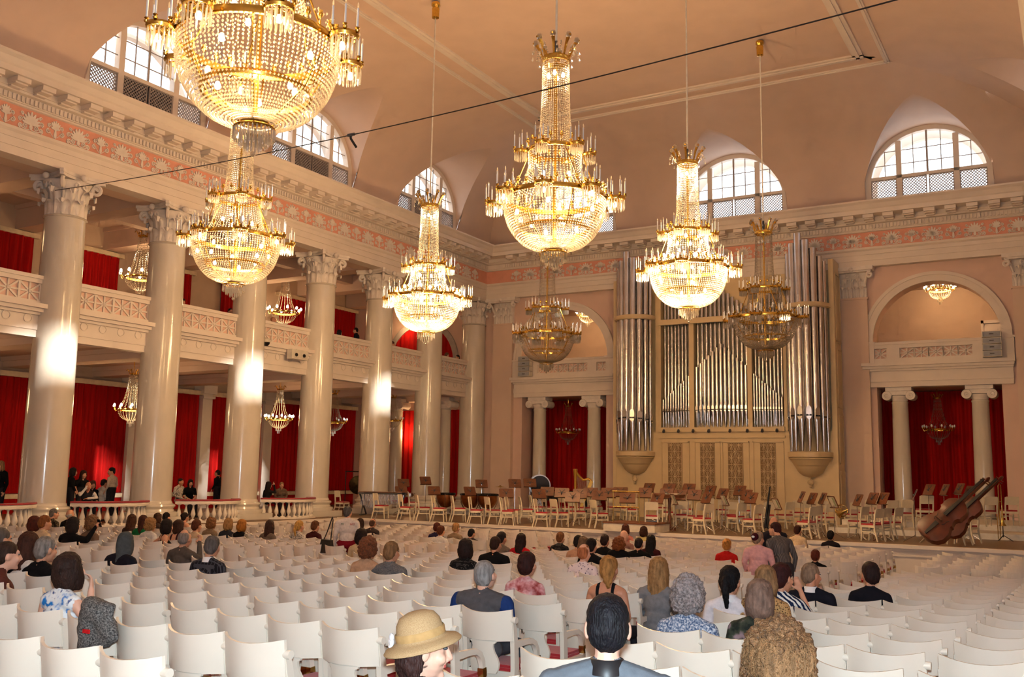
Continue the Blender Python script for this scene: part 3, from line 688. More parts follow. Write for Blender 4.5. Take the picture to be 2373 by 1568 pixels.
# aisle posts, valances and curtains
def curtain_mesh(wd, h, seed):
    rnd = random.Random(seed); b = MB(); n = int(wd/.045); ph = rnd.random()*6; g = []
    nz = 6
    for j in range(nz+1):
        row = []; z = h*j/nz
        for i in range(n+1):
            u = -wd/2+wd*i/n; a = u*2*PI/.26+ph+.4*math.sin(u*3+ph)
            row.append((u, -.05*math.sin(a)-.02*math.sin(a*.5+j*.4), z))
        g.append(row)
    for j in range(nz):
        for i in range(n): b.quad(g[j][i], g[j][i+1], g[j+1][i+1], g[j+1][i])
    return b.mesh('curtain', 'curtain_red', 180)
ME_CUR = [curtain_mesh(3.05, 4.05, s) for s in (1, 2)]; ME_CURU = curtain_mesh(1.95, 4.0, 3)
for k in range(-1, 7):
    yw = 24.70+CSP*(k-0)-CSP*0-.12   # post position on the aisle wall
    yw = 25.0+CSP*(k-1)
    b = MB(); b.box(AWX, AWX+.45, yw-.26, yw+.26, 0, 4.75); b.box(AWX, AWX+.6, yw-.36, yw+.36, 4.75, 5.1); b.box(AWX, AWX+.55, yw-.32, yw+.32, 4.55, 4.66)
    struct(b.build('pillar_aisle_%d' % (k+2), 'white_trim'), 'square white wall pier between red curtains, %s along the aisle' % ORD[k+2])
    ym = yw+CSP/2
    o = place('curtain', ME_CUR[k % 2], None, loc=(AWX+.30, ym, .68), rz=PI/2); tag(o, 'red floor curtain in the lower aisle, bay %s towards the stage' % ORD[k+2], 'curtain', 'red curtains of the lower aisle')
    b = MB(); b.box(AWX, AWX+.42, ym-1.55, ym+1.55, 4.68, 4.86); b.box(AWX, AWX+.35, ym-1.55, ym+1.55, .50, .66); b.cur = 1; b.box(AWX, AWX+.3, ym-1.55, ym+1.55, 0, .50)
    struct(b.build('sill_aisle_%d' % (k+2), ['valance_cream', 'curtain_red']), 'cream curtain rail and window sill in aisle bay %s' % ORD[k+2])
    yu = 23.05+CSP*(k-1)
    o = place('curtain', ME_CURU, None, loc=(AWX+.12, yu, 5.7), rz=PI/2); tag(o, 'dark red curtain on the gallery wall, %s from the near end' % ORD[k+2], 'curtain', 'red curtains of the upper gallery')
    b = MB(); b.box(AWX, AWX+.2, yu-1.15, yu+1.15, 9.70, 9.86); struct(b.build('trim_gallery_%d' % (k+2), 'valance_cream'), 'cream rail above the gallery curtain, %s from the near end' % ORD[k+2])
# lower balustrades bowed out between the columns
bp = MB()
bp.lathe([(r_, z_*.84) for r_, z_ in [(.055, 0), (.055, .05), (.03, .07), (.028, .10), (.045, .14), (.070, .20), (.075, .25), (.062, .32), (.038, .42), (.027, .50), (.026, .54), (.040, .57), (.040, .60)]], 10); bp.box(-.062, .062, -.062, .062, 0, .04); bp.box(-.058, .058, -.058, .058, .49, .54)
ME_BAL = bp.mesh('baluster', 'chair_white', 50)
for i, k in enumerate((-1, 0, 1, 2)):
    y0 = CY0+CSP*k+.62; y1 = CY0+CSP*(k+1)-.62; n = 14; ch = (y1-y0)/2; sag = .72; Rr = (ch*ch+sag*sag)/(2*sag); ym = (y0+y1)/2; cx = -23.95+sag-Rr; am = math.asin(ch/Rr)
    r = empty('balustrade', (-23.9, ym, 0))
    tag(r, ('curved white balustrade at the left edge of the picture', 'curved white balustrade between the two nearest left columns', 'curved white balustrade between the second and third left columns', 'curved white balustrade closest to the stage')[i], 'balustrade', 'curved white balustrades between the left columns')
    def arc(rr, z, m_=24): return [(cx+rr*math.cos(-am+2*am*q/m_)+23.9, Rr*0+rr*math.sin(-am+2*am*q/m_), z) for q in range(m_+1)]
    for nm, mt, prof in (('rail', 'chair_white', [(-.12, .56), (.14, .56), (.14, .62), (.12, .66), (-.10, .66)]), ('rail_cushion', 'rail_red', [(-.13, .66), (.15, .66), (.14, .70), (-.11, .70)]), ('plinth', 'chair_white', [(-.14, -.02), (.16, -.02), (.16, .06), (-.12, .06)])):
        b = MB(); rings = [arc(Rr+d, z) for d, z in prof]; m_ = len(prof)
        for a in range(m_):
            A, B = rings[a], rings[(a+1) % m_]
            for q in range(24): b.quad(A[q], A[q+1], B[q+1], B[q])
        b.poly([g[0] for g in rings]); b.poly([g[-1] for g in rings][::-1])
        b.build(nm, mt, r)
    for q in range(n):
        a = -am*.95+2*am*.95*q/(n-1); place('baluster', ME_BAL, r, loc=(cx+Rr*math.cos(a)+23.9, Rr*math.sin(a), .05), rz=a)
# low wall that carries the aisle, rear and right-hand closing walls
b = MB(); b.box(-23.12, -22.98, YR, STY+.3, -1.2, -.02); struct(b.build('baseboard_left', 'white_trim'), 'white base under the left balustrades')
b = MB(); b.quad((-33, YR-1.2, -1.5), (8, YR-1.2, -1.5), (8, YR-1.2, 13), (-33, YR-1.2, 13)); struct(b.build('wall_rear', 'wall_pink'), 'rear wall behind the audience')
b = MB(); b.quad((6, YR-1.2, -1.5), (6, 45, -1.5), (6, 45, 12.3), (6, YR-1.2, 12.3)); b.quad((XR, YR-1.2, 10.75), (6, YR-1.2, 10.75), (6, 45, 10.75), (XR, 45, 10.75)); b.quad((AWX, YR-1.2, -1.5), (AWX, 4.2, -1.5), (AWX, 4.2, 12), (AWX, YR-1.2, 12)); b.quad((AWX, YR-1.2, 10.7), (-24.2, YR-1.2, 10.7), (-24.2, 4.2, 10.7), (AWX, 4.2, 10.7)); struct(b.build('wall_right', 'wall_pink'), 'outer wall of the right aisle')
# ================================================================== ORGAN
OY = 37.07
org = empty('organ', (-12.2, OY, 0)); tag(org, 'large pipe organ with silver pipes in a pale wooden case', 'organ')
def ob(b, name, mats, parent=org, smooth=None):
    b.v = [(x+12.2, y-OY, z) for x, y, z in b.v]; return b.build(name, mats, parent, smooth)
b = MB()
b.box(-16.72, -7.70, OY+.35, 38.15, 0, 9.6)                       # body behind the pipes
b.box(-16.75, -16.6, OY, OY+.4, 0, 9.85); b.box(-7.95+.1, -7.67, OY, 38.15, 0, 9.95); b.box(-9.62, -9.50, OY, OY+.4, 3.4, 9.3); b.box(-14.86, -14.62, OY, OY+.4, 3.4, 9.3)
b.box(-16.74, -7.69, OY+.01, OY+.36, 0, 3.42)                          # panelled base
ob(b, 'case', 'organ_case')
for (x0, x1) in ((-13.40, -13.20), (-11.02, -10.84)): b = MB(); b.box(x0, x1, OY-.03, OY+.4, 3.42, 8.02); ob(b, 'mullion', 'organ_case')
for (y0, y1, z0, z1) in ((OY-.12, OY+.05, 7.80, 8.02), (OY-.08, OY+.3, 3.42, 3.60), (OY-.06, OY, 3.18, 3.25)): b = MB(); b.box(-14.7, -9.6, y0, y1, z0, z1); ob(b, 'rail', 'organ_case')
for (x0, x1, z0, z1) in ((-14.62, -13.42, .3, 3.05), (-13.22, -12.15, .1, 3.05), (-12.09, -11.0, .1, 3.05), (-10.86, -9.66, .3, 3.05)):
    b = MB()
    for (u0, u1, w0, w1) in ((x0, x1, z1-.05, z1), (x0, x1, z0, z0+.05), (x0, x0+.04, z0, z1), (x1-.04, x1, z0, z1)): b.box(u0, u1, OY-.035, OY, w0, w1)
    ob(b, 'panel_moulding', 'organ_case')
for z0, z1 in ((.3, 1.9), (2.2, 4.0), (4.3, 6.5), (6.8, 9.4)):       # side panels
    b = MB(); b.box(-7.67, -7.64, OY+.25, 38.1, z0, z0+.05); b.box(-7.67, -7.64, OY+.25, 38.1, z1, z1+.05); b.box(-7.67, -7.64, OY+.25, OY+.3, z0, z1); b.box(-7.67, -7.64, 38.05, 38.1, z0, z1); ob(b, 'side_moulding', 'organ_case')
for xg in (-14.03, -12.68, -11.55, -10.28):                          # pierced grilles
    b = MB(); b.box(xg-.30, xg+.30, OY-.02, OY+.01, .8, 2.98); g = ob(b, 'grille_back', 'organ_grille_back')
    b = MB(); h = 2.0; n = 8; st = h/n
    for k in range(n+1):
        z = .9+st*k
        b.bar((xg-.29, OY-.03, z), (xg+.29, OY-.03, z), .014, .012, (0, 1, 0))
        for u in ((-.145, .145) if k % 2 == 0 else (0,)):
            b.ball((xg+u, OY-.04, z), (.035, .02, .035), 6, 4)
            for j in range(4): a = PI/8+j*PI/4; ln = min(st*.95, .27); b.bar((xg+u-ln*.55*math.cos(a), OY-.03, z-ln*.8*math.sin(a)), (xg+u+ln*.55*math.cos(a), OY-.03, z+ln*.8*math.sin(a)), .012, .012, (0, 1, 0))
    for u in (-.29, -.145, 0, .145, .29): b.bar((xg+u, OY-.03, .85), (xg+u, OY-.03, 2.95), .014, .012, (0, 1, 0))
    o = ob(b, 'grille', 'organ_case'); 
def pipe(x, y, r, zf, zm, zt, ang=-PI/2, parent=org):
    """foot tip zf, mouth zm, top zt; mouth faces ang"""
    b = MB(); sg = 14 if r > .07 else 9
    b.lathe([(r*.30, zf), (r*.98, zm-.05), (r, zm)], sg, cap=False); b.lathe([(r, zm), (r, zm+.5), (r, zt)], sg, cap=False); b.lathe([(r*.93, zt), (r*.93, zt-.3)], sg, cap=False)
    M = Matrix.Rotation(ang+PI/2, 4, 'Z'); h = r*1.9
    b.cur = 1                                # lip plates round the mouth
    up = [(-.62, .12), (.62, .12), (.62, .75)]+[(.62*math.cos(a), .75+.5*math.sin(a)) for a in np.linspace(0, PI, 7)[1:-1]]+[(-.62, .75)]
    b.prism([(u*r, zm+v*h) for u, v in up], -r*1.03, -r*.80, lambda u, v, q: M @ Vector((u, q, v)))
    lo = [(-.62, -.10), (.62, -.10)]+[(.62*math.cos(a), -.10-.45*math.sin(a)) for a in np.linspace(0, PI, 6)[1:-1]]
    b.prism([(u*r, zm+v*h) for u, v in lo], -r*1.02, -r*.80, lambda u, v, q: M @ Vector((u, q, v)))
    b.cur = 2; b.prism([(-.62*r, zm-.10*h), (.62*r, zm-.10*h), (.62*r, zm+.12*h), (-.62*r, zm+.12*h)], -r*.99, -r*.8, lambda u, v, q: M @ Vector((u, q, v)))
    o = b.build('pipe', ['organ_pipe', 'organ_pipe', 'black'], parent, 50); o.location = (x+12.2, y-OY, 0); return o
def field(x0, x1, nf, top, nb, btop):
    w_ = (x1-x0)/nf
    for i in range(nf):
        t = (i+.5)/nf; zt = top(t); zm = 4.30+.06*(zt-4.5)/2.4; pipe(x0+w_*(i+.5), OY+.07, w_*.44, 3.60, zm-.05, zt)
    w_ = (x1-x0)/nb
    for i in range(nb): t = (i+.5)/nb; pipe(x0+w_*(i+.5), OY+.25, w_*.40, 3.7, 4.6, btop(t))
field(-14.6, -13.4, 11, lambda t: 4.67+1.05*t, 8, lambda t: 9.3-.9*t)
field(-13.2, -11.02, 13, lambda t: 6.93-.98*abs(t-.5)*2, 12, lambda t: 8.3+.9*(1-abs(t-.5)*2))
field(-10.84, -9.66, 11, lambda t: 5.72-1.05*t, 8, lambda t: 8.4+.9*t)
for tx, nm in ((-15.72, 'left'), (-8.67, 'right')):
    tops = (9.88, 10.2, 10.55, 10.9, 10.62, 10.3, 10.0, 9.85); R_ = .70
    for i in range(8):
        a = -PI+PI*(i+.5)/8; r = (.09, .115, .14, .15, .15, .135, .115, .09)[i]
        pipe(tx+R_*math.cos(a), OY-.02+R_*.95*math.sin(a), r, 2.66, 3.86+.12*(r-.09)/.06, tops[i], a)
    b = MB(); 
    for (r0, z0, z1) in ((.83, 2.43, 2.64), (.80, 2.36, 2.43)): b.lathe([(r0-.08, z0), (r0, z0+.02), (r0, z1-.02), (r0-.06, z1)], 24, (tx, OY, 0), PI, 2*PI); b.poly([(tx+r0*math.cos(PI+PI*k/24), OY+r0*math.sin(PI+PI*k/24), z1-.02) for k in range(25)])
    b.lathe([(.0, 1.70), (.12, 1.71), (.30, 1.77), (.46, 1.90), (.56, 2.08), (.58, 2.12), (.60, 2.13), (.62, 2.16), (.70, 2.30), (.76, 2.38)], 24, (tx, OY, 0), PI, 2*PI); b.ball((tx, OY-.13, 1.52), .11, 12, 8); b.lathe([(0, 1.30), (.035, 1.32), (.05, 1.36), (.02, 1.40), (.03, 1.43)], 10, (tx, OY-.13, 0)); b.lathe([(.05, 1.61), (.03, 1.66), (.10, 1.72)], 10, (tx, OY-.13, 0))
    ob(b, 'tower_console', 'organ_case', smooth=40)
    b = MB()
    for (r0, z0, z1) in ((.86, 8.04, 8.22), (.89, 8.07, 8.12)): b.lathe([(r0-.12, z0), (r0, z0), (r0, z1), (r0-.12, z1)], 24, (tx, OY-.02, 0), PI, 2*PI)
    ob(b, 'tower_band', 'organ_case', smooth=40)
for px in (1538, 1572, 1606, 1642, 1691, 1731, 1766, 1800):            # little spotlights under the pipe feet
    q = at_y(px, 990, OY-.15); b = MB(); b.cur = 0; b.tube([(q.x, OY-.02, 3.52), (q.x, OY-.16, 3.47)], .025, 6); b.tube([(q.x, OY-.14, 3.49), (q.x+.03, OY-.24, 3.42)], [.05, .06], 8); ob(b, 'spotlight', 'dark_grey')

# ================================================================== NICHE COLUMNS AND CURTAINS
b = MB(); b.box(-.42, .42, -.42, .42, 0, .14); b.lathe([(.40, .14), (.42, .20), (.40, .25), (.34, .27), (.34, .33), (.37, .38), (.34, .42), (.32, .44)], 24); MB_ = b.mesh('base', 'marble', 40)
b = MB(); b.lathe([(.32, .44), (.315, 1.5), (.285, 4.50), (.30, 4.53), (.30, 4.57), (.27, 4.60)], 28); MS_ = b.mesh('shaft', 'marble', 40)
b = MB(); b.lathe([(.27, 4.6), (.31, 4.72), (.33, 4.80)], 20); b.box(-.46, .46, -.34, .34, 4.98, 5.12); b.box(-.40, .40, -.29, .29, 4.82, 4.98)
for sx in (-1, 1):
    b.lathe([(0, -.31), (.10, -.31), (.11, -.33), (.165, -.33), (.175, -.30), (.15, 0), (.175, .30), (.165, .33), (0, .33)], 20, M=Matrix.Translation((sx*.42, 0, 4.80)) @ Matrix.Rotation(PI/2, 4, 'X'))
    for sy in (-1, 1): b.tube([(sx*(.42+.13*(1-.85*i/16)*math.cos(i/16*3.5*PI+PI/2)), sy*.335, 4.80+.13*(1-.85*i/16)*math.sin(i/16*3.5*PI+PI/2)) for i in range(17)], .016, 4)
MC_ = b.mesh('capital', 'capital_white', 40)
for i, c in enumerate(NX):
    for j, dx in enumerate((-1.37, 1.37)):
        r = empty('ionic_column', (c+dx, 38.85, 0)); place('base', MB_, r); place('shaft', MS_, r); place('capital', MC_, r)
        tag(r, 'ionic column at the %s of the %s niche' % (('left', 'right')[j], ('left', 'right')[i]), 'column', 'ionic columns in the niches')
    o = place('curtain', curtain_mesh(5.2, 5.1, 20+i), None, loc=(c, 40.9, .02)); tag(o, 'dark red curtain filling the lower %s niche' % ('left', 'right')[i], 'curtain', 'dark curtains in the niches')
    # row of chair backs seen over the niche parapet
    for k in range(4):
        b = MB(); b.box(-.21, .21, -.02, .02, .62, .88)
        for s in (-1, 1): b.box(s*.19-.02, s*.19+.02, -.02, .02, 0, .88); b.box(s*.19-.02, s*.19+.02, .36, .40, 0, .45)
        b.cur = 1; b.box(-.2, .2, -.02, .40, .43, .47)
        o = b.build('gallery_chair', ['stagechair_cream', 'seat_red']); o.location = (c-1.1+k*.62, 39.6, 6.0-.02); o.location.z = 5.70+.42
        o['kind'] = 'thing'; tag(o, 'cream chair behind the parapet of the %s niche, %s from the left' % (('left', 'right')[i], ORD[k+1]), 'chair', 'chairs behind the niche parapets')
    b = MB(); b.box(c-2.3, c+2.3, 39.2, 42.5, 5.70, 6.12); struct(b.build('floor_niche_%d' % (i+1), 'floor_wood'), 'floor of the upper room behind the %s niche' % ('left', 'right')[i])
# far end of the aisle and of the gallery
for j, px in enumerate((915, 1027)):
    q = at_y(px, 1100, 37.6); r = empty('ionic_column', (q.x, 37.6, 0)); place('base', MB_, r); place('shaft', MS_, r); place('capital', MC_, r)
    tag(r, 'ionic column at the far end of the aisle, %s the sixth big column' % ('left of', 'right of')[j], 'column', 'ionic columns in the niches')
for j, (pa, pb) in enumerate(((925, 952), (1040, 1054))):
    xa, xb = at_y(pa, 1050, 38.3).x, at_y(pb, 1050, 38.3).x
    o = place('curtain', curtain_mesh(xb-xa+.3, 4.6, 40+j), None, loc=((xa+xb)/2, 38.36, .02)); tag(o, 'narrow red curtain at the end of the aisle, %s one' % ('left', 'right')[j], 'curtain', 'red curtains of the lower aisle')
q0, q1 = at_y(903, 830, 38.4), at_y(1050, 838, 38.4); ra = (q1.x-q0.x)/2; xm = (q0.x+q1.x)/2; zb = 6.9
b = MB(); ap = arch_pts(1, 0, 1, 24)
for r0, r1, y0 in ((ra, ra+.28, 38.40), ):
    for (xa, za), (xb, zb_) in zip(ap[:-1], ap[1:]):
        b.quad((xm+r0*xa, y0, zb+r0*za), (xm+r0*xb, y0, zb+r0*zb_), (xm+r1*xb, y0, zb+r1*zb_), (xm+r1*xa, y0, zb+r1*za)); b.quad((xm+r1*xa, y0, zb+r1*za), (xm+r1*xb, y0, zb+r1*zb_), (xm+r1*xb, 38.5, zb+r1*zb_), (xm+r1*xa, 38.5, zb+r1*za)); b.quad((xm+r0*xa, y0, zb+r0*za), (xm+r0*xb, y0, zb+r0*zb_), (xm+r0*xb, 38.5, zb+r0*zb_), (xm+r0*xa, 38.5, zb+r0*za))
struct(b.build('trim_16', 'lattice_grey'), 'grey arch at the end of the gallery round a dark red curtain')
b = MB(); nx = 60; 
for i in range(nx):
    u0, u1 = -1+2*i/nx, -1+2*(i+1)/nx; f = lambda u: 38.45-.02*math.sin(u*ra*2*PI/.26)
    b.quad((xm+ra*u0, f(u0), zb-.2), (xm+ra*u1, f(u1), zb-.2), (xm+ra*u1, f(u1), zb+ra*math.sqrt(max(0, 1-u1*u1))), (xm+ra*u0, f(u0), zb+ra*math.sqrt(max(0, 1-u0*u0))))
tag(b.build('curtain', 'curtain_red', None, 180), 'dark red curtain in the arch at the end of the gallery', 'curtain')
# loudspeaker stacks hung on the niche parapets
for i, (px, py) in enumerate(((1217, 849), (2299, 797))):
    q = at_y(px, py, 38.12); r = empty('loudspeaker', (q.x, 38.12, q.z-.46)); tag(r, 'stack of four grey loudspeakers on the %s niche parapet' % ('left', 'right')[i], 'loudspeaker', 'loudspeakers on the niche parapets')
    for k in range(4):
        b = MB(); b.box(-.31, .31, -.14, .14, k*.235, k*.235+.215); b.cur = 1; b.box(-.28, .28, -.16, -.13, k*.235+.02, k*.235+.195); b.cur = 2; b.box(-.07, .07, -.17, -.15, k*.235+.09, k*.235+.125)
        b.build('cabinet', ['device_cream', 'speaker_grey', 'dark_grey'], r)
    b = MB(); b.box(-.05, .05, .12, .2, .1, .7); b.build('bracket', 'dark_grey', r)

# ================================================================== CHANDELIERS
def beads(b, pts, r, st):
    """string of faceted beads along a polyline"""
    P = [Vector(q) for q in pts]; L_ = [0]
    for a, c in zip(P[:-1], P[1:]): L_.append(L_[-1]+(c-a).length)
    n = max(2, int(L_[-1]/st)); k = 0
    for i in range(n+1):
        d = L_[-1]*i/n
        while k < len(P)-2 and L_[k+1] < d: k += 1
        q = P[k].lerp(P[k+1], (d-L_[k])/max(1e-6, L_[k+1]-L_[k])); m_ = r*(.85+.3*((i*7+k*3) % 5)/5)
        b.raw([q+Vector((m_, 0, 0)), q+Vector((0, m_, 0)), q+Vector((-m_, 0, 0)), q+Vector((0, -m_, 0)), q+Vector((0, 0, m_*1.25)), q+Vector((0, 0, -m_*1.25))],
              [(0, 1, 4), (1, 2, 4), (2, 3, 4), (3, 0, 4), (1, 0, 5), (2, 1, 5), (3, 2, 5), (0, 3, 5)])
def pol(r, a, z): return (r*math.cos(a), r*math.sin(a), z)
def ringband(b, r, z0, z1, t=.03, seg=40): b.lathe([(r-t, z0), (r, z0), (r+.012, (z0+z1)/2), (r, z1), (r-t, z1), (r-t, z0)], seg, cap=False)
def pendants(b, r, z, h, n, rad=.012):
    for i in range(n):
        a = 2*PI*i/n; c = Vector(pol(r, a, z)); b.lathe([(.0, -h), (rad, -h*.85), (rad*.9, -h*.1), (0, 0)], 4, c, cap=False)
bb = MB(); bb.lathe([(.011, 0), (.013, .003), (.013, .24), (.008, .245)], 8); bb.cur = 1; bb.lathe([(.0085, .245), (.012, .27), (.008, .30), (0, .325)], 6); bb.cur = 2; bb.lathe([(.022, -.05), (.03, -.03), (.012, -.02), (.03, 0), (.02, .01)], 8)
ME_CANDLE = bb.mesh('candle', ['candle_white', 'crystal', 'gold'], 50)
def basket(r, n, h):
    b = MB(); ringband(b, r, -.03, .03, .02, 16); b.cur = 1; pendants(b, r-.012, -.03, h, 18, .010); pendants(b, r*.6, -.03, h*1.1, 10, .010); b.cur = 0
    b.tube([(0, -r*0, 0), (0, 0, .04)], .02, 6)
    for i in range(3): a = i*PI/3; b.bar(pol(r, a, 0), pol(-r, a, 0), .012, .012)
    return b.mesh('candle_basket', ['gold', 'crystal'], 40)
ME_BK1, ME_BK2 = basket(.165, 6, .20), basket(.125, 4, .15)
bb = MB(); bb.lathe([(0, -.05), (.03, -.035), (.038, 0), (.022, .05), (.0, .06)], 8); ME_BULB = bb.mesh('bulb', 'bulb', 60); ME_BULB0 = bb.mesh('bulb', 'candle_white', 60)
def big_chandelier_parts():
    P = []
    b = MB(); ringband(b, .98, -.045, .045, .04, 48); P.append(('main_ring', b.mesh('main_ring', 'gold', 40), None))
    b = MB(); ringband(b, .52, .90, .97, .03, 36); P.append(('upper_ring', b.mesh('upper_ring', 'gold', 40), None))
    b = MB(); ringband(b, .27, 2.70, 2.80, .03, 24); ringband(b, .66, -.62, -.56, .03, 36)
    for i in range(6): a = i*PI/3; b.tube([pol(.95, a, -.03), pol(.66, a, -.6), pol(.2, a, -.98)], .012, 5); b.tube([pol(.5, a, .92), pol(.80, a+.26, .10), pol(.96, a+.26, .0)], .012, 5)
    b.tube([(0, 0, -1.0), (0, 0, 2.9)], .03, 8); b.lathe([(.10, -.99), (.17, -.97), (.17, -.90), (.12, -.88)], 16)
    P.append(('frame', b.mesh('frame', 'gold', 40), None))
    b = MB()                                   # crown of crystal plumes
    for i in range(8):
        a = i*PI/4
        b.cur = 0; b.tube([pol(.26, a, 2.8), pol(.33, a, 3.0), pol(.42, a, 3.14), pol(.46, a, 3.12)], [.02, .03, .045, .02], 6)
        b.cur = 1; b.ball(pol(.40, a, 3.13), (.06, .06, .07), 6, 4)
        for dz in (2.95, 2.82): b.lathe([(0, -.10), (.02, -.07), (0, 0)], 4, Vector(pol(.45, a+.2, dz)), cap=False)
        a += PI/8; b.cur = 1; beads(b, [pol(.30, a, 2.82), pol(.42, a, 2.98), pol(.44, a, 2.85)], .018, .045)
    P.append(('crown', b.mesh('crown', ['gold', 'crystal'], 40), None))
    b = MB()
    for i in range(40): a = 2*PI*i/40; beads(b, [pol(.255, a, 2.70), pol(.26, a, 2.2), pol(.285, a, 1.5), pol(.34, a, .98)], .0145, .046)
    P.append(('crystal_column', b.mesh('crystal_column', 'crystal'), 'stuff'))
    b = MB()
    for i in range(52):
        a = 2*PI*i/52; beads(b, [pol(.51, a, .90), pol(.50, a, .65), pol(.56, a, .35), pol(.68, a, .14)], .0145, .048)
    for i in range(40): a = 2*PI*i/40; beads(b, [pol(.95, a, .05), pol(.90, a, .16), pol(.98, a+.06, .24), pol(.96, a+.12, .10)], .014, .06)
    P.append(('crystal_skirt', b.mesh('crystal_skirt', 'crystal'), 'stuff'))
    b = MB()
    for i in range(104):
        a = 2*PI*i/104; beads(b, [pol(.97*math.cos(t)**.75 if math.cos(t) > 0 else 0, a, -.05-.95*math.sin(t)) for t in np.linspace(0, PI/2*.90, 12)], .0170, .047)
    P.append(('crystal_bowl', b.mesh('crystal_bowl', 'crystal'), 'stuff'))
    b = MB()
    b.cur = 0; ringband(b, .24, -1.06, -1.03, .02, 20)
    b.cur = 1; pendants(b, .24, -1.05, .16, 30, .014); pendants(b, .17, -1.08, .20, 20, .014); pendants(b, .08, -1.1, .24, 10, .014); b.ball((0, 0, -1.36), .035, 6, 5)
    P.append(('finial', b.mesh('finial', ['gold', 'crystal']), None))
    b = MB()                                   # little gilded cups round both rings
    for i in range(32):
        a = 2*PI*i/32; z = .06+.05*(i % 2)
        for (R_, zz, f) in ((.97, 0, 1), (.53, .97, .8)):
            if f < 1 and i % 2: continue
            b.lathe([(.008, 0), (.008, .05+.04*(i % 2)), (.03, .07+.04*(i % 2)), (.036, .10+.04*(i % 2)), (.02, .115+.04*(i % 2)), (.028, .14+.04*(i % 2))], 7, Vector(pol(R_, a, zz+.04)))
    P.append(('gilded_cups', b.mesh('gilded_cups', 'gold', 50), 'stuff'))
    return P
BIGP = big_chandelier_parts()
def light_point(name, loc, watts, rad, col=(1.0, 0.62, 0.28)):
    d = bpy.data.lights.new(name, 'POINT'); d.energy = watts; d.shadow_soft_size = rad; d.color = col
    o = bpy.data.objects.new(name, d); COL.objects.link(o); o.location = loc; return o
def big_chandelier(loc, rz, label, power):
    r = empty('chandelier', loc, rz); tag(r, label, 'chandelier', 'large crystal chandeliers of the hall')
    for nm, me, kd in BIGP:
        o = place(nm, me, r)
        if kd: o['kind'] = kd
    H = 15.86-loc[2]
    b = MB(); b.lathe([(.022, 3.1), (.022, H)], 8, cap=False); b.cur = 1; b.lathe([(.03, 2.85), (.05, 2.9), (.03, 3.15)], 8); b.build('rod', ['rod_white', 'dark_grey'], r, 50)
    b = MB(); b.lathe([(.05, H-.52), (.11, H-.50), (.12, H-.2), (.09, H-.17), (.14, H-.10), (.13, H-.02), (.06, H)], 14); b.build('ceiling_cup', 'gold', r, 40)
    for i in range(8):
        a = i*PI/4; k = place('candle_basket', ME_BK1, r, loc=pol(1.17 if i % 2 == 0 else 1.12, a, -.04 if i % 2 == 0 else -.30+.28))
        for j in range(6): c = 2*PI*j/6; place('candle', ME_CANDLE, k, loc=pol(.165, c, .08))
        k.rotation_euler = (0, 0, a)
        bb = MB(); 
    for i in range(6):
        a = i*PI/3+.3; k = place('candle_basket', ME_BK2, r, loc=pol(.66, a, .90))
        for j in range(4): place('candle', ME_CANDLE, k, loc=pol(.12, 2*PI*j/4+.4, .08))
    b = MB()
    for i in range(8): a = i*PI/4; b.tube([pol(.97, a, 0), pol(1.05, a, -.10), pol(1.15, a, -.03)], .013, 5)
    b.build('arms', 'gold', r, 50)
    for i in range(12):
        a = i*PI/6; R_, z = ((.72, -.22), (.45, -.55), (.34, .42))[i % 3]; place('bulb', ME_BULB if power else ME_BULB0, r, loc=pol(R_, a, z))
    for i in range(4): place('bulb', ME_BULB if power else ME_BULB0, r, loc=pol(.14, i*PI/2, 2.45))
    for i in range(8): place('bulb', ME_BULB if power else ME_BULB0, r, loc=pol(1.145, i*PI/4, -.16))
    if power > 1.2:
        for i in range(20): place('bulb', ME_BULB, r, loc=pol(.86, i*PI/10, .16+.05*(i % 2)))
        for i in range(8): place('bulb', ME_BULB, r, loc=pol(.44, i*PI/4, .75))
    if power:
        light_point('chandelier_light', Vector(loc)+Vector((0, 0, -.28)), CHANDELIER_W*power*.62, .45)
        light_point('chandelier_light', Vector(loc)+Vector((0, 0, .55)), CHANDELIER_W*power*.22, .25)
        light_point('chandelier_light', Vector(loc)+Vector((0, 0, 2.4)), CHANDELIER_W*power*.09, .12)
    return r
XRW, XLW = -8.3, -16.2
for (px, py, xr, lab, pw) in ((600, 106, XRW, 'huge crystal chandelier at the top left, closest to the camera', .72), (548, 555, XLW, 'crystal chandelier in front of the second and third left columns', .8), (990, 690, XLW, 'brightly blazing crystal chandelier in front of the left balcony', 2.7),
                              (1267, 775, XLW, 'unlit crystal chandelier hanging before the left niche', 0), (1285, 461, XRW, 'crystal chandelier in the middle of the picture with a tall bead column', .78), (1595, 622, XRW, 'blazing crystal chandelier in front of the organ pipes', 2.9), (1773, 737, XRW, 'unlit crystal chandelier in front of the right organ tower', 0)):
    q = at_x(px, py, xr); big_chandelier((q.x, q.y, q.z), random.random()*.6, lab, pw)

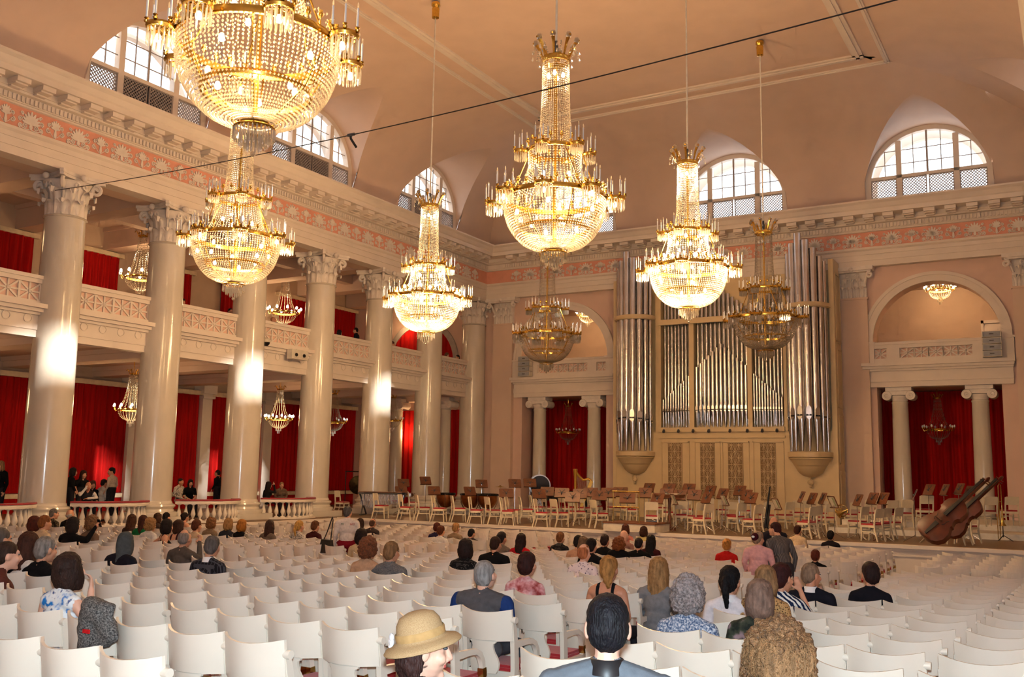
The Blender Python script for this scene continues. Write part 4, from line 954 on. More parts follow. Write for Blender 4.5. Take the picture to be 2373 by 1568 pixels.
# small chandeliers in the aisles, gallery and niches (origin at the ring)
def small_parts():
    P = []; b = MB(); ringband(b, .42, -.03, .03, .02, 28); ringband(b, .13, 1.18, 1.23, .02, 14); b.tube([(0, 0, 1.2), (0, 0, 1.55)], .012, 5)
    for i in range(6): a = i*PI/3; b.tube([pol(.13, a, 1.2), pol(.2, a, 1.36), pol(.24, a, 1.30)], .012, 5)
    for i in range(10): a = i*PI/5; b.tube([pol(.42, a, 0), pol(.5, a, -.05), pol(.56, a, .06)], .012, 5); b.lathe([(.02, .05), (.03, .08), (.015, .09)], 6, Vector(pol(.56, a, 0)))
    P.append(('frame', b.mesh('frame', 'gold', 40)))
    b = MB()
    for i in range(16): a = i*PI/8; beads(b, [pol(.12, a, 1.18), pol(.15, a, .8), pol(.25, a, .35), pol(.40, a, .03)], .016, .05)
    P.append(('crystal_strands', b.mesh('crystal_strands', 'crystal')))
    b = MB()
    for i in range(24): a = i*PI/12; beads(b, [pol(.41*math.cos(t), a, -.03-.34*math.sin(t)) for t in np.linspace(0, 1.2, 7)], .016, .05)
    pendants(b, .1, -.36, .12, 8, .014); pendants(b, .04, -.42, .16, 5, .014)
    P.append(('crystal_bowl', b.mesh('crystal_bowl', 'crystal')))
    return P
SMP = small_parts()
def small_chandelier(top, label, lit, scale=1.0, rodlen=None):
    z = top[2]-1.55*scale-(rodlen or 0)
    r = empty('small_chandelier', (top[0], top[1], z)); r.scale = (scale,)*3; tag(r, label, 'chandelier', 'small crystal chandeliers')
    for nm, me in SMP:
        o = place(nm, me, r)
        if nm != 'frame': o['kind'] = 'stuff'
    if rodlen: b = MB(); b.tube([(0, 0, 1.5), (0, 0, 1.55+rodlen/scale)], .015, 5); b.build('rod', 'gold', r)
    for i in range(10): place('bulb', ME_BULB if lit else ME_BULB0, r, loc=pol(.56, i*PI/5, .13))
    if lit: light_point('small_chandelier_light', (top[0], top[1], z+.12*scale), SMALL_LAMP_W*lit, .35)
for (px, py, z, lab, lit, s, rl) in ((312, 836, 5.2, 'lit small chandelier in the lower aisle beside the second column', 1, 1.0, .1), (651, 882, 5.2, 'lit small chandelier in the lower aisle beside the fourth column', 1, 1.0, 0), (776, 893, 5.2, 'unlit small chandelier in the lower aisle beyond the fourth column', 0, 1.0, 0),
                                     (912, 905, 5.2, 'unlit small chandelier in the aisle above a lit one', 0, .85, 0), (1026, 928, 5.2, 'unlit small chandelier at the far end of the aisle', 0, 1.0, 0),
                                     (335, 515, 10.7, 'lit small chandelier in the gallery beside the second column capital', .9, 1.3, .1), (664, 617, 10.7, 'lit small chandelier in the gallery left of the fourth column', .9, 1.3, .1)):
    q = at_z(px, py, z); small_chandelier((q.x, q.y, q.z), lab, lit, s, rl)
q = at_y(915, 958, 39.5); small_chandelier((q.x, q.y, q.z), 'lit small chandelier low in the aisle right of the fifth column', 1, 1.1)
for (px, py, lab, lit, yy) in ((1317, 930, 'dim small chandelier hanging before the curtain of the left niche', 0, 39.8), (2171, 905, 'dim small chandelier hanging before the curtain of the right niche', 0, 39.8)):
    q = at_y(px, py, yy); small_chandelier((q.x, q.y, 5.12), lab, lit, 1.0)
for (px, py, lab) in ((1362, 730, 'lit small chandelier in the upper room of the left niche'), (2178, 672, 'lit small chandelier in the upper room of the right niche')):
    q = at_y(px, py, 40.6); small_chandelier((q.x, q.y, q.z+1.55), lab, 1.8, 1.0)
light_point('aisle_light', (-28, 15.0, 3.6), SMALL_LAMP_W*1.2, .35)  # bare point light in the aisle, no fixture stands here
light_point('gallery_light', (-28, 15.5, 8.6), SMALL_LAMP_W*.5, .35); light_point('aisle_light', (-28, 38.0, 3.4), SMALL_LAMP_W*1.2, .35); light_point('gallery_light', (-28.5, 38.0, 8.6), SMALL_LAMP_W*.7, .35)  # bare point lights in gallery and aisle end, without any fixture

# ================================================================== CABLE, MICROPHONE, CAMERAS
P0 = at_y(112, 443, 16.05); P1 = at_y(2000, 0, 12.0); P2 = P1+(P1-P0)*.12
def cable_pt(t): return P0.lerp(P2, t)-Vector((0, 0, .30*4*t*(1-t)))
b = MB(); b.tube([cable_pt(i/40) for i in range(41)], .011, 5); tag(b.build('microphone_cable', 'black'), 'thin black cable stretched across the hall under the ceiling', 'cable')
q = cable_pt(.508); mc = empty('microphone', q); tag(mc, 'small black microphone hanging from the stretched cable', 'microphone')
b = MB(); b.tube([(0, 0, 0), (.03, .0, -.07), (.17, 0, -.26)], [.012, .024, .024], 8); b.build('body', 'black', mc)
b = MB(); b.box(-.05, .12, -.015, .015, -.02, .03); b.tube([(.05, 0, 0), (.04, 0, -.11)], .012, 5); b.build('clip', 'dark_grey', mc)
q = at_x(690, 822, -24.05); r = empty('camera_box', (q.x, q.y, q.z)); tag(r, 'cream box with two dark lenses on the balcony front by the fourth column', 'camera')
b = MB(); b.box(-.12, .12, -.42, .42, -.17, .17); b.build('housing', 'device_cream', r); 
b = MB(); b.tube([(-.4, 0, .17), (-.1, .0, .22), (0, 0, .12)], .03, 6); b.build('bracket', 'device_cream', r)
for s in (-1, 1): b = MB(); b.lathe([(.07, 0), (.06, .03), (0, .02)], 14, M=Matrix.Translation((.12, s*.2, -.02)) @ Matrix.Rotation(PI/2, 4, 'Y')); b.build('lens', 'black_gloss', r, 40)
q = at_x(617, 793, -24.1); r = empty('dome_camera', (q.x, q.y, q.z)); tag(r, 'round dome camera under the balcony rail by the third column', 'camera')
b = MB(); b.lathe([(.13, .0), (.15, .04), (.15, .10), (.10, .14)], 14); b.tube([(-.3, 0, .16), (0, 0, .14)], .03, 6); b.build('housing', 'device_cream', r, 40); b = MB(); b.lathe([(.13, 0), (.11, -.07), (.06, -.12), (0, -.135)], 14); b.build('dome', 'black_gloss', r, 60)
# ================================================================== AUDIENCE CHAIRS
CHH = .95
def chair_back():
    b = MB(); th = .022
    def P(u, z, f): q = 1-(u/.249)**2; return (u, -.215-.10*q-(z-.42)*.12-(th if f else 0), z-.028*q*max(0, (z-.80)/.15))
    rows = [(.42, .115), (.46, .135), (.50, .142), (.55, .130), (.60, .108), (.64, .100), (.665, .105), (.67, .122), (.685, .128), (.69, .249), (.80, .249), (CHH, .249)]
    n = 8
    for (z0, w0), (z1, w1) in zip(rows[:-1], rows[1:]):
        if z1-z0 < .006 and w1 > w0+.05:
            for f in (0, 1):
                for s in (-1, 1): b.quad(P(s*w0, z0, f), P(s*w1, z1, f), P(s*w1, z1, f), P(s*w0, z1, f))
            for s in (-1, 1): b.quad(P(s*w0, z0, 0), P(s*w1, z1, 0), P(s*w1, z1, 1), P(s*w0, z0, 1))
            w0 = w1; z0 = z1; continue
        for k in range(n):
            a0, a1 = -1+2*k/n, -1+2*(k+1)/n
            b.quad(P(a0*w0, z0, 1), P(a1*w0, z0, 1), P(a1*w1, z1, 1), P(a0*w1, z1, 1)); b.quad(P(a1*w0, z0, 0), P(a0*w0, z0, 0), P(a0*w1, z1, 0), P(a1*w1, z1, 0))
        for s in (-1, 1): b.quad(P(s*w0, z0, 0), P(s*w0, z0, 1), P(s*w1, z1, 1), P(s*w1, z1, 0))
    for k in range(n):
        a0, a1 = (-1+2*k/n)*.249, (-1+2*(k+1)/n)*.249; b.quad(P(a0, CHH, 0), P(a0, CHH, 1), P(a1, CHH, 1), P(a1, CHH, 0))
    return b.mesh('backrest', 'chair_white', 50)
def strip(b, pts, wd, x0, x1):
    """plank bent in the y-z plane; wd is its depth in that plane"""
    P = [Vector((0, y, z)) for y, z in pts]; L_, R_ = [], []
    for i, q in enumerate(P):
        t = (P[min(i+1, len(P)-1)]-P[max(i-1, 0)]).normalized(); nn = Vector((0, -t.z, t.y)); w_ = wd[i] if isinstance(wd, (list, tuple)) else wd
        L_.append(q+nn*w_/2); R_.append(q-nn*w_/2)
    for i in range(len(P)-1):
        q = [L_[i], L_[i+1], R_[i+1], R_[i]]
        for x_, flip in ((x0, 1), (x1, 0)):
            k = [(x_, v.y, v.z) for v in q]; b.quad(*(k if flip else k[::-1]))
        b.quad((x0, L_[i].y, L_[i].z), (x1, L_[i].y, L_[i].z), (x1, L_[i+1].y, L_[i+1].z), (x0, L_[i+1].y, L_[i+1].z)); b.quad((x1, R_[i].y, R_[i].z), (x0, R_[i].y, R_[i].z), (x0, R_[i+1].y, R_[i+1].z), (x1, R_[i+1].y, R_[i+1].z))
    for i in (0, -1): b.quad((x0, L_[i].y, L_[i].z), (x1, L_[i].y, L_[i].z), (x1, R_[i].y, R_[i].z), (x0, R_[i].y, R_[i].z))
def chair_side(s, brass):
    b = MB(); x0, x1 = (.215, .255) if s > 0 else (-.255, -.215)
    strip(b, [(-.33, 0), (-.27, .18), (-.225, .34), (-.205, .46), (-.215, .60), (-.235, .74), (-.262, .855)], [.04, .045, .055, .075, .07, .055, .045], x0, x1)
    if s > 0: b.lathe([(.027, -.026), (.027, .026)], 12, M=Matrix.Translation((.2575, -.272, .862)) @ Matrix.Rotation(PI/2, 4, 'Y'))
    strip(b, [(-.21, .655), (-.05, .655), (.06, .65), (.125, .62), (.165, .56), (.175, .50)], [.06, .045, .045, .045, .045, .04], x0, x1)
    strip(b, [(.18, .46), (.19, .3), (.21, .12), (.235, 0)], [.05, .045, .035, .03], x0, x1)
    strip(b, [(-.21, .40), (.18, .40)], .06, x0, x1)
    if brass: b.cur = 1; strip(b, [(.172, .51), (.176, .47), (.18, .44)], [.05, .06, .045], x0-.006, x1+.006); b.ball(((x0+x1)/2, .20, .45), (.025, .03, .03), 8, 5)
    return b.mesh('side_frame', ['chair_white', 'brass'], 40)
def chair_seat():
    b = MB(); b.box(-.212, .212, -.19, .20, .425, .45); b.box(-.20, .20, -.18, .19, .45, .472); return b.mesh('seat', 'seat_red')
def chair_rail():
    b = MB(); b.box(-.215, .215, .16, .20, .37, .425); b.box(-.215, .215, -.215, -.18, .36, .425); return b.mesh('seat_rail', 'chair_white')
CP = [('backrest', chair_back()), ('side_frame', chair_side(-1, True)), ('side_frame', chair_side(1, True)), ('seat', chair_seat()), ('seat_rail', chair_rail())]
CHAIRS = []
def proj(p):
    d = Vector(p)-EYE; z = d.dot(_fw)
    if z < .3: return None
    return (1186.5+FPX*d.dot(_r2)/z, 784-FPX*d.dot(_u2)/z, z)
ROWS = [2.72+.9*k for k in range(20)]+[21.55+.9*k for k in range(6)]
def xs_block(x0, n, sg=-1): return [x0+sg*(.2575+.515*i+.065*(i//4)) for i in range(n)]
BLOCKS = [('block right of aisle', xs_block(-3.0, 9, 1), -.1, 'aisle side'), ('block left of aisle', xs_block(-4.15, 13), 0, 'nearer aisle'), ('block beyond centre aisle', xs_block(-12.75, 13), 0, 'centre aisle'), ('narrow block by balustrades', xs_block(-21.1, 4), 0, 'side aisle')]
for bi, (bn, xs, dy, _) in enumerate(BLOCKS):
    for ri, ry in enumerate(ROWS):
        if bi == 3 and ri < 6: continue
        yy = ry+dy; front = ri >= 20
        for ci, x in enumerate(xs):
            z = floor_z(yy+.24); q = proj((x, yy, z+CHH))
            if q is None or q[0] < -900 or q[0] > 3300 or q[1] > 2100: continue
            seen = -30 < q[0] < 2403 and q[1] < 1600
            CHAIRS.append((q[2]+(0 if seen else 500), bi, ri, ci, x, yy+.245, z))
CHAIRS.sort()
ch0 = empty('audience_chair')
for nm, me in CP: place(nm, me, ch0)
kids_cache(ch0)
rest = []
N_SINGLE = 300
for i, (dd, bi, ri, ci, x, y, z) in enumerate(CHAIRS):
    if i >= N_SINGLE: rest.append((x, y, z)); continue
    c = ch0 if i == 0 else copy_tree(ch0); c.location = (x, y, z)
    tag(c, 'white chair, %s seat in row %s from the camera, %s' % (ORD[ci+1], ORD[ri+1], BLOCKS[bi][0]), 'chair', 'white audience chairs in rows')
if rest:
    vv, ff, mi, off = [], [], [], 0
    base_v, base_f, base_m = [], [], []
    for nm, me in CP:
        o_ = len(base_v); base_v += [tuple(v.co) for v in me.vertices]
        for p_ in me.polygons:
            base_f.append([k+o_ for k in p_.vertices]); base_m.append({'chair_white': 0, 'brass': 1, 'seat_red': 2}[me.materials[p_.material_index].name])
    bv = np.array(base_v)
    for (x, y, z) in rest:
        vv.append(bv+np.array([x, y, z])); ff += [[k+off for k in f] for f in base_f]; mi += base_m; off += len(bv)
    me = bpy.data.meshes.new('audience_chairs'); me.from_pydata(np.concatenate(vv).tolist(), [], ff)
    for k in ('chair_white', 'brass', 'seat_red'): me.materials.append(MATS[k])
    me.polygons.foreach_set('material_index', mi); me.update()
    o = place('audience_chair_rows', me); tag(o, 'far rows of white wooden audience chairs reaching to the stage', 'chairs', 'white audience chairs in rows', 'stuff')
# ================================================================== STAGE CHAIRS
def stage_chair_parts():
    P = []
    b = MB(); b.prism([(-.19, .63), (.19, .63), (.19, .86), (.17, .88), (-.17, .88), (-.19, .86)], 0, 1, lambda u, v, h: (u, -.205-(v-.45)*.16-.03*(1-(u/.19)**2)+.022*h, v)); P.append(('backrest', b.mesh('backrest', 'stagechair_cream')))
    b = MB(); b.box(-.195, .195, -.18, .20, .435, .475); P.append(('seat', b.mesh('seat', 'seat_red')))
    b = MB(); b.box(-.205, .205, .175, .205, .37, .435); b.box(-.205, .205, -.20, -.17, .37, .435); b.box(-.205, -.18, -.2, .2, .37, .435); b.box(.18, .205, -.2, .2, .37, .435)
    b.box(-.2, .2, .18, .20, .27, .30); b.box(-.2, -.18, -.2, .19, .24, .27); b.box(.18, .2, -.2, .19, .24, .27); P.append(('frame', b.mesh('frame', 'stagechair_cream')))
    for s in (-1, 1):
        b = MB(); strip(b, [(.19, .43), (.19, .25), (.215, 0)], [.04, .036, .028], s*.187-.018, s*.187+.018); P.append(('leg', b.mesh('leg', 'stagechair_cream')))
        b = MB(); strip(b, [(-.28, 0), (-.205, .28), (-.19, .45), (-.215, .66), (-.25, .86)], [.03, .04, .042, .036, .03], s*.187-.018, s*.187+.018); P.append(('leg', b.mesh('leg', 'stagechair_cream')))
    return P
SCP = stage_chair_parts(); sc0 = empty('orchestra_chair')
for nm, me in SCP: place(nm, me, sc0)
kids_cache(sc0)
_pos = [(788, 1190, -80, 'beside the xylophone'), (878.6, 1201, -75, 0), (937, 1205.6, -72, 0), (975, 1206.5, -40, 0), (1013.6, 1209, -70, 0), (1058, 1209, -45, 0), (1100, 1214, -68, 0), (1139, 1214, -35, 0), (1173, 1216.6, -68, 0), (1185, 1213, -72, 0), (1216, 1211, -50, 0), (1253, 1221, -75, 0), (1293, 1221, -30, 0), (1334, 1217, -30, 0), (1386, 1223, -35, 0),
        (1420, 1203, -20, 0), (1450, 1205, 10, 0), (1463, 1210, 15, 0), (1507, 1230, 22, 0), (1549, 1218, 10, 0), (1574, 1226, 30, 0), (1612, 1230, 60, 0), (1626, 1237, 70, 0), (1687, 1226, 40, 0), (1705, 1231, 65, 0), (1742, 1240, 68, 0), (1776, 1226, 40, 0), (1818, 1225, 60, 0), (1869, 1247, 68, 0), (1880, 1243, 70, 0), (1916, 1233, 45, 0),
        (1988, 1244, 68, 0), (2020, 1254, 68, 0), (2040, 1250, 66, 0), (2067, 1247, 66, 0), (2094, 1222, 40, 0), (2143, 1216, 25, 0), (2221, 1262, 68, 0), (2243, 1258, 66, 0), (2290, 1219, 30, 0), (2340, 1218, 25, 0),
        (1240, 1203, -50, 0), (1270, 1203, -40, 0), (1310, 1204, -30, 0), (1352, 1205, -20, 0), (1376, 1200, -15, 0), (1535, 1204, 10, 0), (1590, 1208, 15, 0), (1640, 1206, 20, 0), (1672, 1208, 30, 0), (1725, 1208, 25, 0), (1845, 1212, 30, 0), (1872, 1213, 30, 0), (1900, 1213, 35, 0), (1975, 1218, 40, 0), (2010, 1222, 40, 0), (2060, 1226, 40, 0), (955, 1190, -50, 0), (905, 1186, -50, 0)]
SCH = []
for i, (px, py, rz, where) in enumerate(_pos):
    z = 0.0; q = at_z(px, py, z)
    if q.x > -6.9 and q.y > 31.6: z = .17; q = at_z(px, py, z)
    if q.x > -6.9 and q.y > 33.6: z = .34; q = at_z(px, py, z)
    if q.y > 35.5: q = EYE+(q-EYE)*(35.3/q.y); q.z = z
    c = sc0 if i == 0 else copy_tree(sc0); ang = math.radians(rz); c.location = (q.x-.0, q.y+.1, z); c.rotation_euler = (0, 0, ang); SCH.append((px, py, c))
SCH.sort(key=lambda t: t[0])
fr = [t for t in SCH if t[1] >= 1214 or t[0] < 1060]; bk = [t for t in SCH if t not in fr]
for i, t in enumerate(fr): tag(t[2], 'cream orchestra chair with red seat near the stage edge, %s from the left' % ORD[i+1] if i+1 < len(ORD) else 'cream orchestra chair with red seat near the stage edge, %s from the right' % ORD[len(fr)-i], 'chair', 'cream orchestra chairs')
for i, t in enumerate(bk): tag(t[2], 'cream orchestra chair with red seat among the back desks, %s from the left' % ORD[i+1], 'chair', 'cream orchestra chairs')

# ================================================================== MUSIC STANDS
def stand(px, py, y, yaw, white=False):
    c = at_y(px, py, y); zb = 0.0
    if c.x > -6.9 and y > 31.6: zb = .17
    if c.x > -6.9 and y > 33.6: zb = .34
    h = max(.75, c.z-zb); r = empty('music_stand', (c.x, y, zb), math.radians(yaw))
    b = MB(); M = Matrix.Translation((0, 0, h)) @ Matrix.Rotation(math.radians(-24), 4, 'X')
    out = [(-.25, -.17), (.25, -.17), (.25, .15), (.23, .17), (-.23, .17), (-.25, .15)]
    b.prism(out, -.008, .008, lambda u, v, q: M @ Vector((u, q, v))); b.prism([(-.25, -.17), (.25, -.17), (.25, -.155), (-.25, -.155)], 0, .06, lambda u, v, q: M @ Vector((u, q, v)))
    b.build('desk', 'stand_wood', r)
    b = MB()
    for A, B in (((-.13, 0), (.13, 0)), ((0, 0), (.10, .12)), ((0, 0), (-.10, .12)), ((0, -.06), (0, .05))): b.bar(M @ Vector((A[0], -.016, A[1])), M @ Vector((B[0], -.016, B[1])), .012, .012)
    b.ball((0, -.03, h-.01), .03, 6, 4); b.build('clamp', 'dark_grey', r)
    b = MB(); b.tube([(0, -.03, h), (0, -.03, .16)], .011, 6)
    for k in range(3): a = k*2*PI/3+.5; b.tube([(0, -.03, .18), (.30*math.cos(a), -.03+.30*math.sin(a), .012)], .010, 5)
    b.build('tripod', 'steel', r)
    if white:
        b = MB(); b.prism([(-.2, -.15), (-.005, -.15), (-.005, .14), (-.2, .14)], .01, .016, lambda u, v, q: M @ Vector((u, q, v))); b.prism([(.005, -.15), (.2, -.15), (.2, .14), (.005, .14)], .01, .016, lambda u, v, q: M @ Vector((u, q, v))); b.build('sheet_music', 'paper', r)
        b = MB(); b.prism([(-.19, -.13), (-.07, -.13), (-.07, .13), (-.19, .13)], .017, .019, lambda u, v, q: M @ Vector((u, q, v))); b.build('cover', 'paper_green', r)
    return r
def ydep(py): return 28.5 if py > 1150 else (29.8 if py > 1140.5 else (31.2 if py > 1130 else 33.0))
_st = [(879, 1118, 0), (935, 1118, 0), (930, 1136, 0), (986, 1113, 0), (1006, 1136, 0), (1089, 1137, 0), (1116, 1120, 0), (1173, 1142, 0), (1193, 1119, 0), (1228, 1118, 0), (1249, 1143, 0), (1268, 1138, 0), (1302, 1141, 0), (1327, 1151, 0), (1344, 1143, 0), (1369, 1140, 0), (1389, 1147, 0), (1410, 1141, 0), (1438, 1139, 0), (1454, 1153, 0), (1494, 1141, 0), (1504, 1129, 0), (1524, 1154, 0), (1544, 1143, 0),
       (1550, 1131, 0), (1575, 1146, 0), (1596, 1131, 0), (1609, 1146, 0), (1638, 1153, 0), (1646, 1136, 0), (1675, 1143, 0), (1714, 1136, 0), (1730, 1146, 0), (1741, 1153, 0), (1562, 1156, 1), (1679, 1158, 1), (1800, 1167, 1), (1857, 1151, 0), (1882, 1154, 0), (1906, 1154, 0), (1930, 1162, 1), (1988, 1158, 0), (2022, 1154, 0), (2047, 1154, 0), (2120, 1146, 2), (2153, 1134, 0), (2189, 1134, 0), (2223, 1132, 0), (2246, 1138, 0)]
_st.sort(); nf = nb = nw = 0
for px, py, w_ in _st:
    yaw = 58 if px < 1100 else (48 if px < 1260 else (18 if px < 1480 else (-14 if px < 1620 else (-38 if px < 1760 else -58))))
    yaw += random.uniform(-8, 8); yy = ydep(py)+random.uniform(-.2, .2)
    if w_ == 1: r = stand(px, py, 28.2, 125 if px < 2200 else 110, True); nw += 1; lab = 'music stand turned with an open score towards the camera, %s from the left' % ORD[nw]
    elif w_ == 2: r = stand(px, py, 28.6, -80); lab = 'music stand seen edge-on beside the double basses'
    elif py > 1140.5: r = stand(px, py, yy, yaw); nf += 1; lab = 'brown wooden music stand in the front desks, %s from the left' % ORD[nf]
    else: r = stand(px, py, yy, yaw); nb += 1; lab = 'brown wooden music stand in the back desks, %s from the left' % ORD[nb]
    tag(r, lab, 'music stand', 'wooden music stands of the orchestra')

# ================================================================== PODIUM AND CONDUCTOR'S DESK
q = at_z(1398, 1229, 0); q2 = at_z(1515, 1236, 0)
PX0, PX1, PY0 = q.x, q.x+1.65, q.y
r = empty('conductor_podium', ((PX0+PX1)/2, PY0+.6, 0)); tag(r, 'white conductor podium with brown top and brass rail', 'podium')
hw = (PX1-PX0)/2
b = MB(); b.box(-hw, hw, -.6, .6, 0, .23); b.build('box', 'podium_white', r); b = MB(); b.box(-hw-.02, hw+.02, -.62, .62, .23, .27); b.build('carpet', 'carpet_brown', r)
b = MB(); xa, xb = -hw+.28, -hw+1.12
for x_ in (xa, xb): b.tube([(x_, -.5, .27), (x_, -.5, 1.18)], .02, 8)
b.tube([(xa-.02, -.5, 1.18), (xb+.02, -.5, 1.18)], .025, 8); b.tube([(xa, -.5, .72), (xb, -.5, .72)], .018, 8); b.build('brass_rail', 'brass', r, 60)
r = empty('conductor_desk', (PX0+1.45, PY0+1.75, 0)); tag(r, 'dark brown conductor desk on a turned leg behind the brass rail', 'desk')
b = MB(); b.box(-.42, .42, -.25, .25, 1.06, 1.10); b.box(-.40, .40, -.22, .22, 1.00, 1.06); b.build('desk_top', 'stand_wood', r)
b = MB(); b.lathe([(.05, .1), (.04, .3), (.06, .42), (.03, .5), (.05, .62), (.035, .75), (.06, .9), (.05, 1.0)], 10); b.box(-.2, .2, -.03, .03, 0, .1); b.box(-.03, .03, -.2, .2, 0, .1); b.build('turned_leg', 'stand_wood', r, 50)
b = MB(); b.box(-.3, -.02, -.15, .15, 1.105, 1.12); b.box(.03, .3, -.14, .16, 1.105, 1.125); o = b.build('scores', 'paper'); o.location = r.location; tag(o, 'open scores lying on the conductor desk', 'score')

# ================================================================== INSTRUMENTS
def bass(loc_b, scroll, label, facing):
    """double bass, long axis from tail loc_b to scroll"""
    ax = (scroll-loc_b).normalized(); nn = (facing-ax*facing.dot(ax)).normalized(); sd = ax.cross(nn)
    M = Matrix((( sd.x, nn.x, ax.x, loc_b.x), (sd.y, nn.y, ax.y, loc_b.y), (sd.z, nn.z, ax.z, loc_b.z), (0, 0, 0, 1)))
    r = bpy.data.objects.new('double_bass', None); COL.objects.link(r); r.matrix_world = M @ Matrix.Scale(1.12, 4); tag(r, label, 'double bass', 'double basses lying on the stage')
    prof = [(0, .02), (.02, .16), (.08, .26), (.20, .33), (.34, .325), (.44, .275), (.50, .235), (.54, .25), (.58, .215), (.66, .195), (.73, .215), (.75, .25), (.80, .245), (.88, .255), (.96, .24), (1.02, .19), (1.07, .12), (1.10, .05)]
    out = [(w_, l) for l, w_ in prof]+[(-w_, l) for l, w_ in prof[::-1]]
    b = MB(); b.prism([(u*.98, v) for u, v in out], -.09, .09, lambda u, v, h: (u, h, v))
    for s in (-1, 1): 
        m_ = len(out); ctr = [(0, v) for u, v in out]
        for k in range(m_):
            (u0, v0), (u1, v1) = out[k], out[(k+1) % m_]
            for f0, f1 in ((1, .6), (.6, 0)):
                hh = lambda f: s*(.09+.045*(1-f*f)); q = [(u0*f0, hh(f0), v0), (u1*f0, hh(f0), v1), (u1*f1, hh(f1), v1), (u0*f1, hh(f1), v0)]; b.quad(*(q if s > 0 else q[::-1]))
    b.build('body', 'bass_wood', r, 45)
    b = MB(); b.prism([(-.022, 1.05), (.022, 1.05), (.018, 1.72), (-.018, 1.72)], -.06, .03, lambda u, v, h: (u, h+.06, v)); b.ball((0, .03, 1.80), (.035, .055, .07), 8, 6); b.tube([(-.11, .03, 1.72), (.11, .03, 1.72)], .012, 5); b.tube([(-.1, .03, 1.77), (.1, .03, 1.77)], .012, 5); b.build('neck', 'bass_wood', r, 50)
    b = MB(); b.prism([(-.04, .62), (.04, .62), (.022, 1.72), (-.022, 1.72)], .14, .17, lambda u, v, h: (u, h, v)); b.build('fingerboard', 'black', r)
    b = MB(); b.prism([(-.05, .40), (.05, .40), (.025, .06), (-.025, .06)], .14, .16, lambda u, v, h: (u, h, v)); b.build('tailpiece', 'black', r)
    b = MB(); b.prism([(-.08, .46), (.08, .46), (.07, .475), (-.07, .475)], .10, .24, lambda u, v, h: (u, h, v)); b.build('bridge', 'stand_wood', r)
    b = MB()
    for k in range(4): u = -.03+.02*k; b.tube([(u, .165, .35), (u*1.3, .24, .467), (u*.6, .18, 1.72)], .003, 3)
    for s in (-1, 1): b.tube([(s*.10, .128, .42), (s*.13, .122, .47), (s*.12, .122, .52), (s*.15, .118, .57)], .008, 4)
    b.build('strings', 'black', r); b = MB(); b.tube([(0, 0, 0), (0, 0, -.16)], .01, 5); b.build('endpin', 'steel', r)
    return r
tb_ = at_z(2143, 1246, .33); ts = at_y(2272, 1128, tb_.y+.55)
bass(tb_, ts, 'reddish double bass lying on its side nearest the stage edge', Vector((-.25, -1, .35)))
tb_ = at_z(2185, 1234, .33); ts = at_y(2294, 1133, tb_.y+.3)
bass(tb_, ts, 'second double bass lying half hidden behind the first', Vector((-.25, -1, .3)))
# harp
q = at_y(1333, 1150, 33.6); r = empty('harp', (q.x, q.y, 0), .5); tag(r, 'golden concert harp standing among the music stands', 'harp')
b = MB(); b.lathe([(.07, .1), (.05, .2), (.045, 1.4), (.06, 1.6), (.08, 1.78), (.09, 1.85), (.06, 1.87)], 14); b.build('column', 'harp_gold', r, 50)
b = MB(); b.tube([(0, 0, 1.78), (.12, 0, 1.62), (.3, 0, 1.45), (.5, 0, 1.5), (.62, 0, 1.42)], [.05, .045, .045, .05, .05], 8); b.build('neck', 'harp_gold', r, 50)
b = MB(); b.bar((.62, 0, 1.42), (.1, 0, .12), .12, .18, (0, 1, 0)); b.build('soundbox', 'harp_gold', r); b = MB(); b.box(-.12, .25, -.16, .16, 0, .12); b.build('base', 'harp_gold', r)
b = MB()
for k in range(24): t = k/23; b.tube([(.06+.5*t, 0, 1.68-.22*math.sin(t*2.2)), (.13+.44*t, 0, .2+1.1*t)], .003, 3)
b.build('strings', 'paper', r)
# timpani
for i, (px, py) in enumerate(((1033, 1152), (1090, 1152), (1130, 1153))):
    q = at_y(px, py, 32.0+.2*i); r = empty('timpano', (q.x, q.y, 0)); tag(r, 'copper kettledrum with black rim, %s of three from the left' % ORD[i+1], 'drum', 'kettledrums'); R_ = .36+.02*i
    b = MB(); b.lathe([(.06, .28), (R_*.55, .33), (R_*.85, .48), (R_*.98, .66), (R_, .80)], 24); b.build('kettle', 'copper', r, 60)
    b = MB(); b.lathe([(R_+.03, .78), (R_+.035, .84), (R_+.01, .86)], 24, cap=False); b.build('rim', 'black_gloss', r, 50); b = MB(); b.lathe([(0, .845), (R_+.01, .845)], 24, cap=False); b.build('drumhead', 'paper', r)
    b = MB()
    for k in range(6): a = k*PI/3; b.tube([pol(R_+.04, a, .82), pol(R_+.03, a, .5), pol(.2, a, .1), pol(.32, a, 0)], .014, 5)
    b.build('frame', 'steel', r, 50)
# gong
q = at_y(829, 1140, 33.0); r = empty('gong', (q.x, q.y, 0), .45); tag(r, 'dark bronze gong hanging in a black square frame', 'gong')
b = MB(); mat('gong_bronze', (.07, .055, .025), .38, .8, var=.3, scale=9); b.lathe([(0, .05), (.1, .05), (.13, .03), (.36, .03), (.40, .0), (.40, -.06), (.36, 0), (0, 0)], 32, M=Matrix.Translation((0, 0, 1.05)) @ Matrix.Rotation(PI/2, 4, 'X')); b.build('disc', 'gong_bronze', r, 40)
b = MB()
for s in (-1, 1): b.tube([(s*.55, 0, 0), (s*.55, 0, 1.62)], .022, 6); b.tube([(s*.55, -.3, .02), (s*.55, .3, .02)], .022, 6)
b.tube([(-.58, 0, 1.62), (.58, 0, 1.62)], .022, 6); b.build('stand', 'black', r, 50); b = MB()
for s in (-1, 1): b.tube([(s*.2, 0, 1.62), (s*.2, 0, 1.39)], .006, 4)
b.build('cord', 'paper', r)
